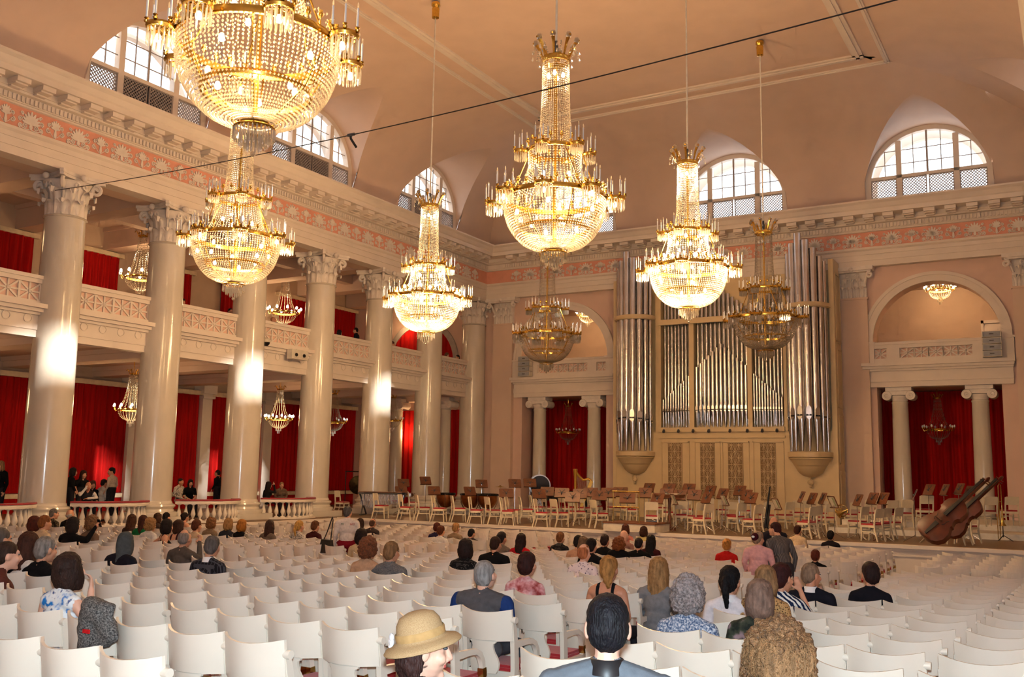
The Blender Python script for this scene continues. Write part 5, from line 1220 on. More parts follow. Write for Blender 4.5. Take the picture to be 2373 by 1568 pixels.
# xylophone with resonator tubes
q = at_z(850, 1196, 0); r = empty('xylophone', (q.x, q.y+.9, 0), .35); tag(r, 'long xylophone with silver resonator tubes at the stage corner', 'xylophone')
b = MB()
for s in (-1, 1): b.box(-.85, .85, s*.34-.02, s*.34+.02, .80, .86); 
for s in (-1, 1): b.bar((s*.8, -.3, .82), (s*.72, .3, .03), .04, .05); b.bar((s*.8, .3, .82), (s*.72, -.3, .03), .04, .05); b.tube([(s*.76, -.34, .03), (s*.76, .34, .03)], .025, 6)
b.build('frame', 'dark_grey', r)
for k in range(30): b = MB(); b.box(-.025, .025, -.30, .30, .865, .885); o = b.build('bar', 'stand_wood', r); o.location = (-.8+.055*k, 0, 0)
for k in range(30):
    h = .55-.30*abs((k-10)/20); b = MB(); b.lathe([(.020, .80-h), (.020, .80)], 8); o = b.build('resonator', 'steel', r, 50); o.location = (-.8+.055*k, -.16, 0)
# cymbal, snare, bass drum, piano
q = at_y(1159, 1127, 31.5); r = empty('cymbal', (q.x, q.y, 0)); tag(r, 'cymbal on a thin stand between the music stands', 'cymbal')
b = MB(); b.lathe([(.24, q.z-.02), (.06, q.z+.01), (.03, q.z+.04), (0, q.z+.045)], 20); b.build('disc', 'brass', r, 50); b = MB(); b.tube([(0, 0, q.z+.06), (0, 0, .3)], .012, 5)
for k in range(3): a = k*2*PI/3; b.tube([(0, 0, .4), (.25*math.cos(a), .25*math.sin(a), 0)], .01, 5)
b.build('stand', 'steel', r)
q = at_y(950, 1146, 31.8); r = empty('snare_drum', (q.x, q.y, 0)); tag(r, 'snare drum with chrome hoops behind the second music stand', 'drum')
b = MB(); b.lathe([(.18, q.z-.08), (.18, q.z+.06)], 20); b.build('shell', 'steel', r, 50); b = MB(); ringband(b, .19, q.z+.05, q.z+.08, .02, 20); ringband(b, .19, q.z-.09, q.z-.06, .02, 20); b.build('hoops', 'steel', r, 50)
b = MB()
for k in range(3): a = k*2*PI/3+.3; b.tube([(0, 0, q.z-.1), (.05*math.cos(a), .05*math.sin(a), .3), (.3*math.cos(a), .3*math.sin(a), 0)], .012, 5)
b.build('stand', 'steel', r)
q = at_y(1250, 1124, 34.0); r = empty('bass_drum', (q.x, q.y, 0), .6); tag(r, 'black bass drum standing behind the back desks left of the harp', 'drum')
b = MB(); b.lathe([(.40, -.22), (.40, .22)], 28, M=Matrix.Translation((0, 0, q.z)) @ Matrix.Rotation(PI/2, 4, 'X')); b.build('shell', 'black_gloss', r, 50)
b = MB()
for s in (-1, 1): b.bar((-.35, s*.2, 0), (.2, s*.2, q.z-.25), .03, .03); b.bar((.35, s*.2, 0), (-.2, s*.2, q.z-.25), .03, .03)
b.build('stand', 'steel', r)
for s in (-1, 1): b = MB(); b.lathe([(.38, 0), (.42, 0), (.42, .04), (.38, .04)], 28, M=Matrix.Translation((0, s*.20, q.z)) @ Matrix.Rotation(PI/2, 4, 'X'), cap=False); b.build('hoop', 'steel', r, 50)
q = at_y(1318, 1128, 35.0); r = empty('grand_piano', (q.x, q.y, 0), 0); tag(r, 'black grand piano pushed to the curtain of the left niche', 'piano')
out = [(-1.0, -.7), (.6, -.7), (1.0, -.5), (1.1, 0), (.9, .45), (.3, .6), (-.3, .7), (-1.0, .75)]
b = MB(); b.prism(out, .62, .95, lambda u, v, h: (u, v, h)); b.build('case', 'black_gloss', r); b = MB(); b.prism([(u*1.01, v*1.01) for u, v in out], .955, 1.0, lambda u, v, h: (u, v, h+.03*(1-u))); b.build('lid', 'black_gloss', r)
for (u, v) in ((-.85, -.55), (-.85, .55), (.8, 0)): b = MB(); b.lathe([(.05, 0), (.07, .1), (.05, .3), (.08, .62)], 10); o = b.build('leg', 'black_gloss', r, 50); o.location = (u, v, 0)
b = MB(); b.box(-1.2, -.98, -.68, .7, .62, .78); b.build('keyboard', 'black_gloss', r)
# bassoon on its stand, trombone, horn on a chair
q0 = at_z(1772, 1226, .0); q0 = at_y(1772, 1190, 30.3); r = empty('bassoon', (q0.x, 30.3, 0)); tag(r, 'black bassoon leaning upright among the right-hand chairs', 'bassoon')
top = at_y(1783, 1127, 30.3); b = MB(); b.tube([(0, 0, .12), (top.x-q0.x, .05, top.z)], [.045, .025], 8); b.tube([(.06, 0, .12), (.06+(top.x-q0.x)*.6, .03, top.z*.6)], [.04, .03], 8); b.build('body', 'black', r, 50); b = MB(); b.tube([(.03, 0, .7), (-.12, 0, .85), (-.2, 0, .8)], .008, 5); ringband(b, .045, .4, .44, .01, 8); b.build('keywork', 'steel', r)
b = MB()
for k in range(3): a = k*2*PI/3; b.tube([(.03, 0, .16), (.03+.2*math.cos(a), .2*math.sin(a), 0)], .012, 5)
b.build('stand', 'black', r)
q = at_y(2316, 1190, 31.2); r = empty('trombone', (q.x, 31.2, 0)); tag(r, 'brass trombone standing upright on a floor stand at the right', 'trombone')
b = MB(); b.tube([(0, 0, .3), (0, 0, 1.55), (.03, 0, 1.62), (.07, 0, 1.55), (.07, 0, .45)], .014, 6); b.lathe([(.10, .42), (.05, .50), (.025, .70), (.014, 1.0)], 16, (.07, 0, 0), cap=False); b.tube([(-.06, 0, .75), (-.06, 0, .05), (-.03, 0, .0+.02), (0, 0, .05), (0, 0, .5)], .011, 6); b.tube([(0, 0, 1.1), (.07, 0, 1.1)], .01, 5); b.build('tubing', 'brass', r, 50)
b = MB(); b.tube([(.07, 0, .5), (.07, 0, .1)], .014, 6)
for k in range(3): a = k*2*PI/3; b.tube([(.07, 0, .16), (.07+.25*math.cos(a), .25*math.sin(a), 0)], .012, 5)
b.build('stand', 'black', r)
q = at_y(1950, 1183, 29.6); r = empty('french_horn', (q.x, 29.6, q.z)); tag(r, 'brass horn resting on an orchestra chair at the right', 'horn')
b = MB(); b.tube([(.17*math.cos(a), .02*math.sin(3*a), .17*math.sin(a)) for a in np.linspace(0, 4.2*PI, 40)], .014, 6); b.lathe([(.15, -.22), (.08, -.14), (.035, -.02), (.015, .1)], 18, M=Matrix.Translation((.1, 0, 0)) @ Matrix.Rotation(1.1, 4, 'Y'), cap=False); b.build('tubing', 'brass', r, 50); b = MB(); b.box(-.08, .02, -.06, .02, -.06, .08); b.build('valves', 'brass', r)
# ================================================================== PEOPLE
def cmat(col, kind='cloth'):
    k = '%s_%02x%02x%02x' % (kind, *col)
    if k in MATS: return k
    c = srgb(*col)
    if kind == 'skin': mat(k, c, .5, var=.05, scale=18, spec=.35)
    elif kind == 'hair': mat(k, c, .6, var=.3, scale=34, stretch=(1, 1, .22), bump=.6, bscale=120, spec=.22)
    elif kind == 'curl': mat(k, c, .55, var=.35, scale=60, bump=.9, bscale=110)
    else: mat(k, c, .85, var=.10, scale=24, bump=.12, bscale=60, spec=.15)
    return k
pattern('floral_blue', [srgb(30, 120, 200), srgb(225, 232, 238), srgb(235, 238, 240), srgb(70, 90, 140)], 'noise', 16, pos=[.36, .47, .6, .68])
pattern('floral_pink', [srgb(150, 60, 60), srgb(205, 140, 145), srgb(222, 190, 195), srgb(170, 130, 150)], 'noise', 9, pos=[.33, .45, .55, .66])
pattern('leaf_print', [srgb(70, 60, 90), srgb(222, 205, 210), srgb(228, 212, 215)], 'voronoi', 26, pos=[.16, .26, .5])
pattern('mixed_blue', [srgb(60, 80, 115), srgb(130, 145, 170), srgb(215, 215, 220)], 'noise', 70, pos=[.36, .5, .64])
pattern('mixed_dark', [srgb(30, 34, 30), srgb(62, 66, 52), srgb(150, 125, 130)], 'noise', 13, pos=[.38, .54, .68])
pattern('zebra', [srgb(20, 35, 70), srgb(20, 35, 70), srgb(226, 226, 222), srgb(226, 226, 222)], 'wave', 9, pos=[0, .48, .54, 1])
pattern('tweed', [srgb(70, 72, 78), srgb(105, 105, 108), srgb(130, 126, 124)], 'noise', 130, pos=[.35, .5, .65])
pattern('tweed_brown', [srgb(84, 64, 50), srgb(150, 124, 98), srgb(170, 146, 118)], 'noise', 120, pos=[.35, .5, .65])
pattern('plaid_dark', [srgb(24, 22, 30), srgb(34, 32, 42), srgb(70, 70, 78)], 'brick', 9, pos=[0, .5, 1])
pattern('dots', [srgb(210, 205, 198), srgb(20, 20, 24), srgb(16, 16, 20)], 'voronoi', 60, pos=[.12, .22, .5], rand=.3)
pattern('stripes_bw', [srgb(20, 18, 20), srgb(20, 18, 20), srgb(215, 205, 190), srgb(215, 205, 190)], 'stripe', 11, pos=[0, .5, .52, 1])
pattern('swirl_bw', [srgb(24, 20, 24), srgb(24, 20, 24), srgb(200, 190, 180)], 'voronoi', 34, pos=[0, .3, .42])
pattern('camo', [srgb(24, 24, 22), srgb(60, 52, 40), srgb(110, 96, 72)], 'noise', 20, pos=[.38, .5, .64])
pattern('leopard', [srgb(40, 28, 20), srgb(150, 112, 70), srgb(190, 150, 100)], 'voronoi', 60, pos=[.2, .32, .6])
pattern('pinstripe', [srgb(74, 72, 74), srgb(84, 80, 80), srgb(120, 112, 108)], 'wave', 26, pos=[.2, .7, .95], stretch=(1, 0, 0))
pattern('straw', [srgb(146, 116, 80), srgb(166, 136, 98), srgb(182, 152, 114)], 'noise', 420, pos=[.35, .5, .66])
pattern('knit_grey', [srgb(52, 50, 50), srgb(92, 90, 88), srgb(130, 126, 122)], 'noise', 110, pos=[.36, .5, .64])
def SK(tone=0): return cmat(((214, 158, 128), (200, 140, 110), (226, 176, 152))[tone], 'skin')
PEND = []
def rot_xyz(yaw, pitch=0, roll=0): return Matrix.Rotation(yaw, 3, 'Z') @ Matrix.Rotation(pitch, 3, 'X') @ Matrix.Rotation(roll, 3, 'Y')
class Body:
    def __init__(s): s.p = []; s.mats = []
    def mi(s, m):
        if m not in s.mats: s.mats.append(m)
        return s.mats.index(m)
    def cap(s, a, b, r0, r1, m): s.p.append(('c', Vector(a), Vector(b), r0, r1, s.mi(m)))
    def ell(s, c, r, m, R=None): s.p.append(('e', Vector(c), R or Matrix.Identity(3), Vector(r), None, s.mi(m)))
    def submit(s, name, parent, voxel, smooth=3, disp=None, post=None):
        b = MB()
        for q in s.p:
            if q[0] == 'c':
                a, c, r0, r1 = q[1:5]; d = c-a; L = max(d.length, 1e-4); d = d/L
                pts = [a-d*r0*.92, a-d*r0*.65, a, c, c+d*r1*.65, c+d*r1*.92]; b.tube(pts, [r0*.38, r0*.76, r0, r1, r1*.76, r1*.38], 10)
            else: b.ball(q[1], tuple(q[3]), 14, 9, q[2])
        me = bpy.data.meshes.new(name); me.from_pydata(b.v, [], b.f); o = bpy.data.objects.new('tmp', me); COL.objects.link(o)
        m = o.modifiers.new('r', 'REMESH'); m.mode = 'VOXEL'; m.voxel_size = voxel
        m = o.modifiers.new('s', 'SMOOTH'); m.factor = .5; m.iterations = smooth
        PEND.append((o, name, parent, s, disp, post))
def finish_people():
    dg = bpy.context.evaluated_depsgraph_get(); done = []
    for (o, name, parent, B, disp, post) in PEND: done.append((bpy.data.meshes.new_from_object(o.evaluated_get(dg)), name, parent, B, disp, post, o))
    for me, name, parent, B, disp, post, o in done:
        bpy.data.objects.remove(o, do_unlink=True); me.name = name
        n = len(me.vertices); co = np.empty(n*3, np.float32); me.vertices.foreach_get('co', co); co = co.reshape(-1, 3)
        if disp:
            amp, freq = disp; no = np.empty(n*3, np.float32); me.vertex_normals.foreach_get('vector', no); no = no.reshape(-1, 3)
            dv = np.array([mnoise.noise(Vector(c)*freq)+.5*mnoise.noise(Vector(c)*freq*2.3) for c in co.tolist()], np.float32)
            co = co+no*(dv*amp)[:, None]; me.vertices.foreach_set('co', co.ravel())
        me.materials.clear()
        for k in B.mats: me.materials.append(MATS[k])
        nf = len(me.polygons)
        if len(B.mats) > 1:
            fc = np.empty(nf*3, np.float32); me.polygons.foreach_get('center', fc); fc = fc.reshape(-1, 3); best = np.full(nf, 1e9); idx = np.zeros(nf, np.int32)
            for q in B.p:
                if q[0] == 'c':
                    a = np.array(q[1]); d = np.array(q[2])-a; L2 = max(d@d, 1e-9); t = np.clip(((fc-a)@d)/L2, 0, 1); r = q[3]+(q[4]-q[3])*t
                    ds = np.linalg.norm(fc-a-t[:, None]*d, axis=1)-r
                else:
                    R = np.array(q[2]); l = (fc-np.array(q[1]))@R/np.array(q[3]); k = np.linalg.norm(l, axis=1); ds = (k-1)*min(q[3])
                m_ = ds < best; best[m_] = ds[m_]; idx[m_] = q[5]
            if post: idx = post(fc, idx, B)
            me.polygons.foreach_set('material_index', idx)
        me.polygons.foreach_set('use_smooth', [True]*nf); me.update()
        place(name, me, parent)
    PEND.clear()
def hand(B, w, d, n, skin, s=1.0, curl=.5):
    """palm and five fingers from wrist w along d, palm normal n"""
    d = Vector(d).normalized(); n = Vector(n); n = (n-d*n.dot(d)).normalized(); sd = d.cross(n); w = Vector(w)
    B.ell(w+d*.045*s, (.040*s, .016*s, .05*s), skin, Matrix((sd, n, d)).transposed())
    for i, (o_, L) in enumerate(((-.028, .058), (-.010, .072), (.010, .068), (.027, .052))):
        a = w+d*.085*s+sd*o_*s; m_ = a+(d*math.cos(curl*.6)+n*math.sin(curl*.6))*L*.5*s; e = m_+(d*math.cos(curl*1.6)+n*math.sin(curl*1.6))*L*.5*s
        B.cap(a, m_, .0095*s, .009*s, skin); B.cap(m_, e, .009*s, .008*s, skin)
    t0 = w+d*.02*s-sd*.035*s; t1 = t0+(d*.6-sd*.7+n*.3).normalized()*.035*s; B.cap(t0, t1, .012*s, .011*s, skin); B.cap(t1, t1+(d*.9-sd*.2+n*.3).normalized()*.03*s, .011*s, .009*s, skin)
HAIRS = {}
def head_parts(B, c, R, skin, k, female, lips):
    E = lambda p, r, m=skin: B.ell(c+R @ (Vector(p)*k), tuple(v*k for v in r), m, R)
    Cc = lambda a, b, r0, r1, m=skin: B.cap(c+R @ (Vector(a)*k), c+R @ (Vector(b)*k), r0*k, r1*k, m)
    E((0, -.012, .022), (.075, .094, .098)); E((0, .030, -.035), (.062, .066, .085)); E((0, .028, -.085), (.045, .055, .038)); Cc((0, .074, -.108), (0, .070, -.104), .022, .022)
    Cc((0, .090, .012), (0, .113, -.036), .011, .0145); Cc((-.012, .100, -.042), (.012, .100, -.042), .011, .011)
    Cc((-.034, .080, .026), (.034, .080, .026), .014, .014); Cc((-.018, .091, -.068), (.018, .091, -.068), .0085, .0085, lips)
    for s in (-1, 1):
        E((s*.076, -.008, -.012), (.012, .022, .034)); E((s*.040, .066, -.035), (.026, .026, .026))
def hair_shape(style, H, R, c, k, m):
    E = lambda p, r: H.ell(c+R @ (Vector(p)*k), tuple(v*k for v in r), m, R)
    Cc = lambda a, b, r0, r1: H.cap(c+R @ (Vector(a)*k), c+R @ (Vector(b)*k), r0*k, r1*k, m)
    if style in ('short', 'pony', 'bun', 'boy'):
        E((0, -.012, .045), (.085, .100, .088)); E((0, -.058, -.005), (.080, .058, .088)); E((0, -.035, .01), (.086, .07, .07))
    if style == 'crop':
        E((0, -.014, .040), (.081, .096, .085)); E((0, -.055, -.005), (.076, .055, .080)); E((0, -.04, .0), (.081, .06, .065))
    if style == 'thin': E((0, -.045, .02), (.079, .068, .075)); E((0, -.060, -.02), (.076, .046, .06)); E((0, .0, .065), (.066, .075, .052))
    if style == 'bald':
        E((0, -.070, -.022), (.072, .034, .048))
        for s in (-1, 1): E((s*.066, -.035, -.012), (.018, .046, .042))
    if style in ('bob', 'long', 'scarf'):
        E((0, -.010, .048), (.092, .105, .090)); E((0, -.060, -.03), (.094, .060, .115))
        for s in (-1, 1): E((s*.070, -.012, -.035), (.030, .066, .105))
    if style == 'long':
        E((0, -.080, -.15), (.098, .045, .17)); E((.02, -.085, -.25), (.085, .04, .14))
        for s in (-1, 1): E((s*.070, -.035, -.12), (.032, .048, .12))
    if style == 'hatbob':
        E((0, -.03, .03), (.084, .09, .08)); E((0, -.068, -.05), (.092, .05, .085)); E((0, -.05, -.10), (.085, .045, .045))
        for s in (-1, 1): E((s*.072, -.045, -.045), (.026, .04, .075))
    if style == 'pony': Cc((0, -.105, .02), (0, -.135, -.06), .036, .034); Cc((0, -.135, -.06), (.01, -.125, -.20), .034, .016)
    if style == 'bun': E((0, -.112, .045), (.046, .040, .046))
    if style == 'updo': E((0, -.02, .05), (.088, .1, .088)); E((0, -.07, .0), (.078, .06, .09)); E((.01, -.10, -.07), (.045, .035, .06)); Cc((.01, -.10, -.10), (.025, -.09, -.19), .03, .016)
    if style == 'curly':
        E((0, -.022, .050), (.108, .118, .105)); E((0, -.060, -.02), (.110, .075, .10))
        for s in (-1, 1): E((s*.078, -.025, -.01), (.04, .07, .085))
    if style == 'fro':
        E((0, -.025, .040), (.128, .130, .118)); E((0, -.065, -.05), (.135, .085, .11))
        for s in (-1, 1): E((s*.090, -.03, -.04), (.055, .08, .10))
    if style == 'scarf':
        E((0, -.065, -.10), (.09, .06, .13)); E((-.02, -.09, -.23), (.07, .035, .14)); E((0, .03, -.12), (.07, .05, .05))
def person(x, y, zf, H, yaw, label, pose='sit', top='cloth_303030', top2=None, bottom=None, hair='short', hcol=(60, 40, 30), hyaw=0, hpitch=0, female=True, sleeve='long', build=1.0, tone=0, voxel=.013, lean=0.0, arms=None, collar=None, strap=None, vest=None, k=1.0, group='concert visitors', hroll=0, lipc=(176, 96, 88), moustache=False, hands_at=None, shade=0):
    """H head-centre height above the floor; yaw of the body, hyaw of the head (both world angles, 0 = towards the organ)"""
    r = empty('person', (x, y, zf), yaw); tag(r, label, 'person', group)
    B = Body(); sk = SK(tone); lips = cmat(lipc, 'skin'); bottom = bottom or cmat((40, 38, 44)); shoe = 'black'
    fem = female; sw = (.160 if fem else .185)*build; bz = .55 if pose == 'sit' else .97
    sit = pose == 'sit'; t = (H-bz)/(.72 if sit else .68); zS = H-.205*k; zT = H-.130*k; hz = lambda f: bz+(zS-bz)*f/.68 if f <= .68 else (zS+(zT-zS)*(f-.68)/.105 if f <= .785 else zT+(H-zT)*(f-.785)/.215)
    ly = lambda f: lean*f; up = top; us = top2 or top
    # trunk
    B.ell((0, -.01, bz+.0), (.165*build, .125, .12), bottom if not sit else up); B.ell((0, ly(.2)-.01, hz(.20)), (.142*build, .108*build, .15*t), up); B.ell((0, ly(.48), hz(.47)), (.158*build, .112*build, .17*t), up)
    B.cap((-sw*.80, ly(.64)-.012, hz(.68)), (sw*.80, ly(.64)-.012, hz(.68)), .064*build, .064*build, up)
    for s in (-1, 1):
        B.cap((0, ly(.75)-.01, hz(.785)), (s*sw*.72, ly(.68)-.014, hz(.705)), .046, .050*build, up)
        if fem: B.ell((s*.07*build, ly(.5)+.085, hz(.47)), (.062, .05, .065), up)
    B.cap((0, ly(.7)-.008, hz(.72)), (0, ly(.93)+.004, hz(.93)), .052 if not fem else .046, .050 if not fem else .044, sk)
    hc = Vector((0, ly(1.0)+.035, H)); R = rot_xyz(hyaw-yaw, -hpitch, hroll); head_parts(B, hc, R, sk, k, fem, lips)
    # arms
    for s in (-1, 1):
        sh = Vector((s*sw, ly(.66)-.012, hz(.675))); A = (arms or {}).get(s)
        if A: el, wr = Vector(A[0]), Vector(A[1])
        elif sit: el = Vector((s*(sw+.055), ly(.3)-.02, hz(.30))); wr = Vector((s*.10, .24, hz(.13)))
        else: el = Vector((s*(sw+.05), ly(.3)-.03, hz(.26))); wr = Vector((s*(sw+.045), ly(.1)+.06, hz(-.06)))
        um = us if sleeve != 'none' else sk; fm = us if sleeve == 'long' else sk
        B.cap(sh, el, .056*build if um != sk else .046, .045*build if um != sk else .037, um); B.cap(el, wr, .043*build if fm != sk else .036, .034 if fm != sk else .026, fm)
        d = (wr-el).normalized(); hand(B, wr, d, (-s*.6, -.2, -.6) if not A or len(A) < 3 else A[2], sk, 1.0, .5 if not A or len(A) < 4 else A[3])
    for s in (-1, 1):
        if sit:
            kn = Vector((s*.12, .43, .53)); B.cap((s*.085, .03, .555), kn, .088, .064, bottom); an = Vector((s*.12, .46, .10)); B.cap(kn, an, .062, .042, bottom); B.cap((s*.12, .44, .05), (s*.13, .60, .04), .042, .034, shoe)
        else:
            kn = Vector((s*.10, .02, .50)); B.cap((s*.088, .0, .92), kn, .092, .062, bottom); an = Vector((s*.10, -.01, .10)); B.cap(kn, an, .060, .042, bottom); B.cap((s*.10, -.03, .05), (s*.12, .14, .04), .044, .036, shoe)
    B_post = None
    if strap:
        zl = hz(strap)
        def B_post(fc, idx, BB, zl=zl, sk=sk, up=up):
            i_s = BB.mi(sk); i_t = BB.mats.index(up); m_ = (idx == i_t) & (fc[:, 2] > zl) & ~((np.abs(np.abs(fc[:, 0])-.085) < .02)); idx[m_] = i_s; return idx
    if vest:
        vi = vest
        def B_post(fc, idx, BB, vi=vi, up=up): return idx
    if moustache: B.cap(hc+R @ Vector((-.03, .098, -.056)), hc+R @ Vector((.03, .098, -.056)), .012, .012, cmat((50, 36, 32), 'hair'))
    B.submit('body', r, voxel, 3, None, B_post)
    if hair:
        Hb = Body(); kind = 'curl' if hair in ('curly', 'fro') else ('cloth' if hair == 'scarf' else 'hair'); hair_shape(hair, Hb, R, hc, k, cmat(hcol, kind))
        dsp = (.020, 30) if hair == 'curly' else ((.03, 24) if hair == 'fro' else ((.007, 38) if hair not in ('scarf', 'crop', 'bald', 'thin') else (.004, 30)))
        Hb.submit('hair', r, max(.008, voxel*.85), 2 if hair in ('curly', 'fro') else 3, dsp)
    if collar:
        b = MB(); zc = H-.118*k; prof = [(.058, .0), (.068, -.035), (.080, -.045), (.070, .012), (.060, .016)]
        b.lathe([(p_, q_) for p_, q_ in prof], 16, (0, ly(.8)-.004, zc), sy=1.05, a0=PI*.62, a1=PI*2.38); b.build('collar', collar, r, 60)
    # eyes where a face can be seen
    b = MB()
    for s in (-1, 1): b.ball(hc+R @ Vector((s*.031*k, .084*k, .008*k)), (.012*k, .012*k, .008*k), 8, 5, R)
    b.build('eyes', 'dark_grey', r, 60)
    return r, hc, R
def row_for(x, y):
    bi = 0 if x > -3.6 else 1
    return min(ROWS, key=lambda ry: abs(ry+(-.1 if bi == 0 else 0)+.245-y))+(-.1 if bi == 0 else 0)+.245
def seated(px, py, label, nom=1.18, snap=True, yrow=None, **kw):
    d = ray(px, py); y = 10.0
    for _ in range(40):
        y = (nom+floor_z(y)-EYE.z)/d.z if abs(d.z) > 1e-4 else y
        y = max(2.5, min(27, y))
    lean = kw.get('lean', 0.0)
    if yrow: y = yrow
    elif snap: y = row_for(d.x*y, y)+.03
    if d.x*y < -22.5: y = -22.5/d.x
    yh = y+.035+lean; x = d.x*yh; H = EYE.z+d.z*yh-floor_z(y); H = max(1.02, min(1.40, H)); kw['k'] = kw.get('k', 1.0)*1.1; kw['build'] = kw.get('build', 1.0)*1.10
    dist = Vector((x, y, 0)).length
    kw.setdefault('voxel', .0085 if dist < 7 else (.012 if dist < 12 else .017))
    rel = kw.pop('rel', None); y0 = math.atan2(-d.x, 1); yaw = math.radians(kw.pop('yaw', 0))
    if rel is not None: kw['hyaw'] = y0-math.radians(rel)
    else: kw['hyaw'] = yaw+math.radians(kw.pop('turn', 0))
    return person(x, y, floor_z(y), H, yaw, label, **kw)
C_ = cmat
BL = C_((18, 17, 20)); NAVY = C_((24, 24, 36)); WH = C_((226, 220, 214)); CRM = C_((214, 188, 156))
LC = []
# far left, from the balustrade end of the hall
seated(125, 1190, 'grey-haired man in glasses and dark camouflage jacket, facing right by first column', top='camo', hair='crop', hcol=(120, 112, 106), female=False, rel=70)
seated(163, 1192, 'bald white-haired visitor in dark jacket below the leaning man', top=BL, hair='bald', hcol=(200, 190, 180), female=False)
seated(104, 1211, 'woman with short reddish hair and cream top turned right', top=CRM, hair='short', hcol=(150, 88, 44), rel=65)
seated(80, 1213, 'auburn-haired visitor half hidden beside the woman in cream', top=CRM, hair='bob', hcol=(90, 36, 24))
r, hc, R = seated(170, 1216, 'dark-haired visitor in black jacket raising a phone', top=BL, hair='bob', hcol=(34, 24, 24), build=1.15, arms={1: ((.42, .02, .95), (.44, .16, 1.17), (0, 1, 0), .9)})
b = MB(); b.prism([(-.035, -.07), (.035, -.07), (.035, .07), (-.035, .07)], -.006, .006, lambda u, v, h: (u, h, v)); o = b.build('phone', 'black_gloss', None); o.matrix_world = Matrix.Translation(r.location+Vector((.455, .22, 1.24))) @ Matrix.Rotation(.4, 4, 'X'); tag(o, 'dark phone held up by the visitor in black', 'phone')
seated(215, 1213, 'woman with light brown curly hair beside the raised phone', top=C_((120, 96, 80)), hair='curly', hcol=(150, 104, 66))
seated(3, 1250, 'grey-haired man at the left edge above the turned young man', top=C_((110, 96, 90)), hair='crop', hcol=(100, 90, 84), female=False)
seated(16, 1286, 'young man with short brown hair looking right at the left edge', top=C_((92, 48, 40)), hair='crop', hcol=(62, 42, 34), female=False, rel=78, tone=2, yaw=-30)
seated(66, 1262, 'woman with long brown ponytail and hair clip in white top', top=WH, hair='long', hcol=(74, 40, 28), rel=25)
r, hc, R = seated(106, 1273, 'grey-haired man in black jacket with one arm along the chair back', top=BL, hair='short', hcol=(146, 140, 136), female=False, build=1.1, arms={-1: ((-.42, -.06, .92), (-.62, .0, .78), (0, 0, -1), .3)})
r, hc, R = seated(160, 1322, 'woman with dark brown bob in blue and white flowered dress', top='floral_blue', bottom='floral_blue', hair='bob', hcol=(52, 32, 26), sleeve='none', rel=42, hpitch=-.35, tone=2, arms={1: ((.27, .04, .80), (.15, .13, 1.02), (-.5, 0, .5), .6)})
seated(290, 1258, 'woman with grey headscarf and wide dark navy top', top=NAVY, hair='scarf', hcol=(74, 80, 84), build=1.3, yaw=-6, rel=10)
seated(306, 1205, 'woman with long brown hair in brown, left of the green top', top=C_((70, 52, 46)), hair='long', hcol=(78, 46, 30), rel=35)
seated(331, 1208, 'woman with long auburn hair in bright green top', top=C_((16, 108, 60)), hair='long', hcol=(72, 34, 24), rel=-15)
seated(350, 1216, 'short curly blond visitor in white top right of the green top', top=WH, hair='curly', hcol=(190, 140, 84), k=.95)
seated(366, 1200, 'brown-haired visitor in the row behind the blond one', top=C_((80, 64, 58)), hair='bob', hcol=(80, 52, 36))
seated(386, 1198, 'black-haired visitor next to the brown-haired one', top=BL, hair='short', hcol=(24, 18, 18))
seated(386, 1219, 'dark-haired woman in black tank top reaching over the chair back', top=BL, hair='bob', hcol=(28, 20, 20), rel=60, sleeve='none', strap=.62, yaw=-30, arms={-1: ((-.36, -.10, .88), (-.52, -.20, .74), (0, 0, -1), .3)})
seated(429, 1198, 'woman with dark hair in a bun and bare pink shoulders', top=C_((200, 140, 120)), hair='bun', hcol=(38, 26, 26), sleeve='none', strap=.5)
seated(414, 1220, 'brown-haired woman with bare back in dark strap top', top=C_((60, 34, 40)), hair='bob', hcol=(60, 36, 26), sleeve='none', strap=.40)
seated(456, 1218, 'woman with short chestnut hair and cream top, face right', top=CRM, hair='short', hcol=(98, 50, 30), rel=45)
seated(491, 1213, 'woman with light brown curls in brown tweed', top='tweed_brown', hair='curly', hcol=(160, 104, 56), k=.95)
seated(530, 1214, 'blond woman in dark denim jacket turned right', top=C_((46, 48, 58)), hair='bob', hcol=(182, 136, 86), rel=40)
seated(561, 1217, 'woman with orange-blond bob in black top with striped sleeve', top=BL, top2='stripes_bw', hair='bob', hcol=(190, 120, 48))
seated(625, 1219, 'woman with very long brown hair and grey top sitting alone', top=C_((110, 96, 86)), hair='long', hcol=(66, 42, 34), rel=12, hpitch=-.1)
seated(694, 1219, 'blond woman with ponytail in black and white swirl top', top='swirl_bw', hair='pony', hcol=(206, 158, 84), rel=45)
seated(731, 1219, 'woman with short brown hair and dark red top, beside the handbag', top=C_((66, 26, 30)), hair='short', hcol=(110, 66, 40), rel=40)
seated(429, 1247, 'balding grey man in grey-brown jacket, hand near chin', top=C_((92, 82, 76)), hair='thin', hcol=(146, 134, 128), female=False, rel=30, build=1.05, arms={1: ((.24, .12, .84), (.13, .2, 1.08), (-.3, 0, 1), .9)})
seated(492, 1266, 'man with cropped grey hair in dark checked jacket and white collar', top='plaid_dark', hair='crop', hcol=(104, 96, 94), female=False, rel=20, collar='candle_white', build=1.05)
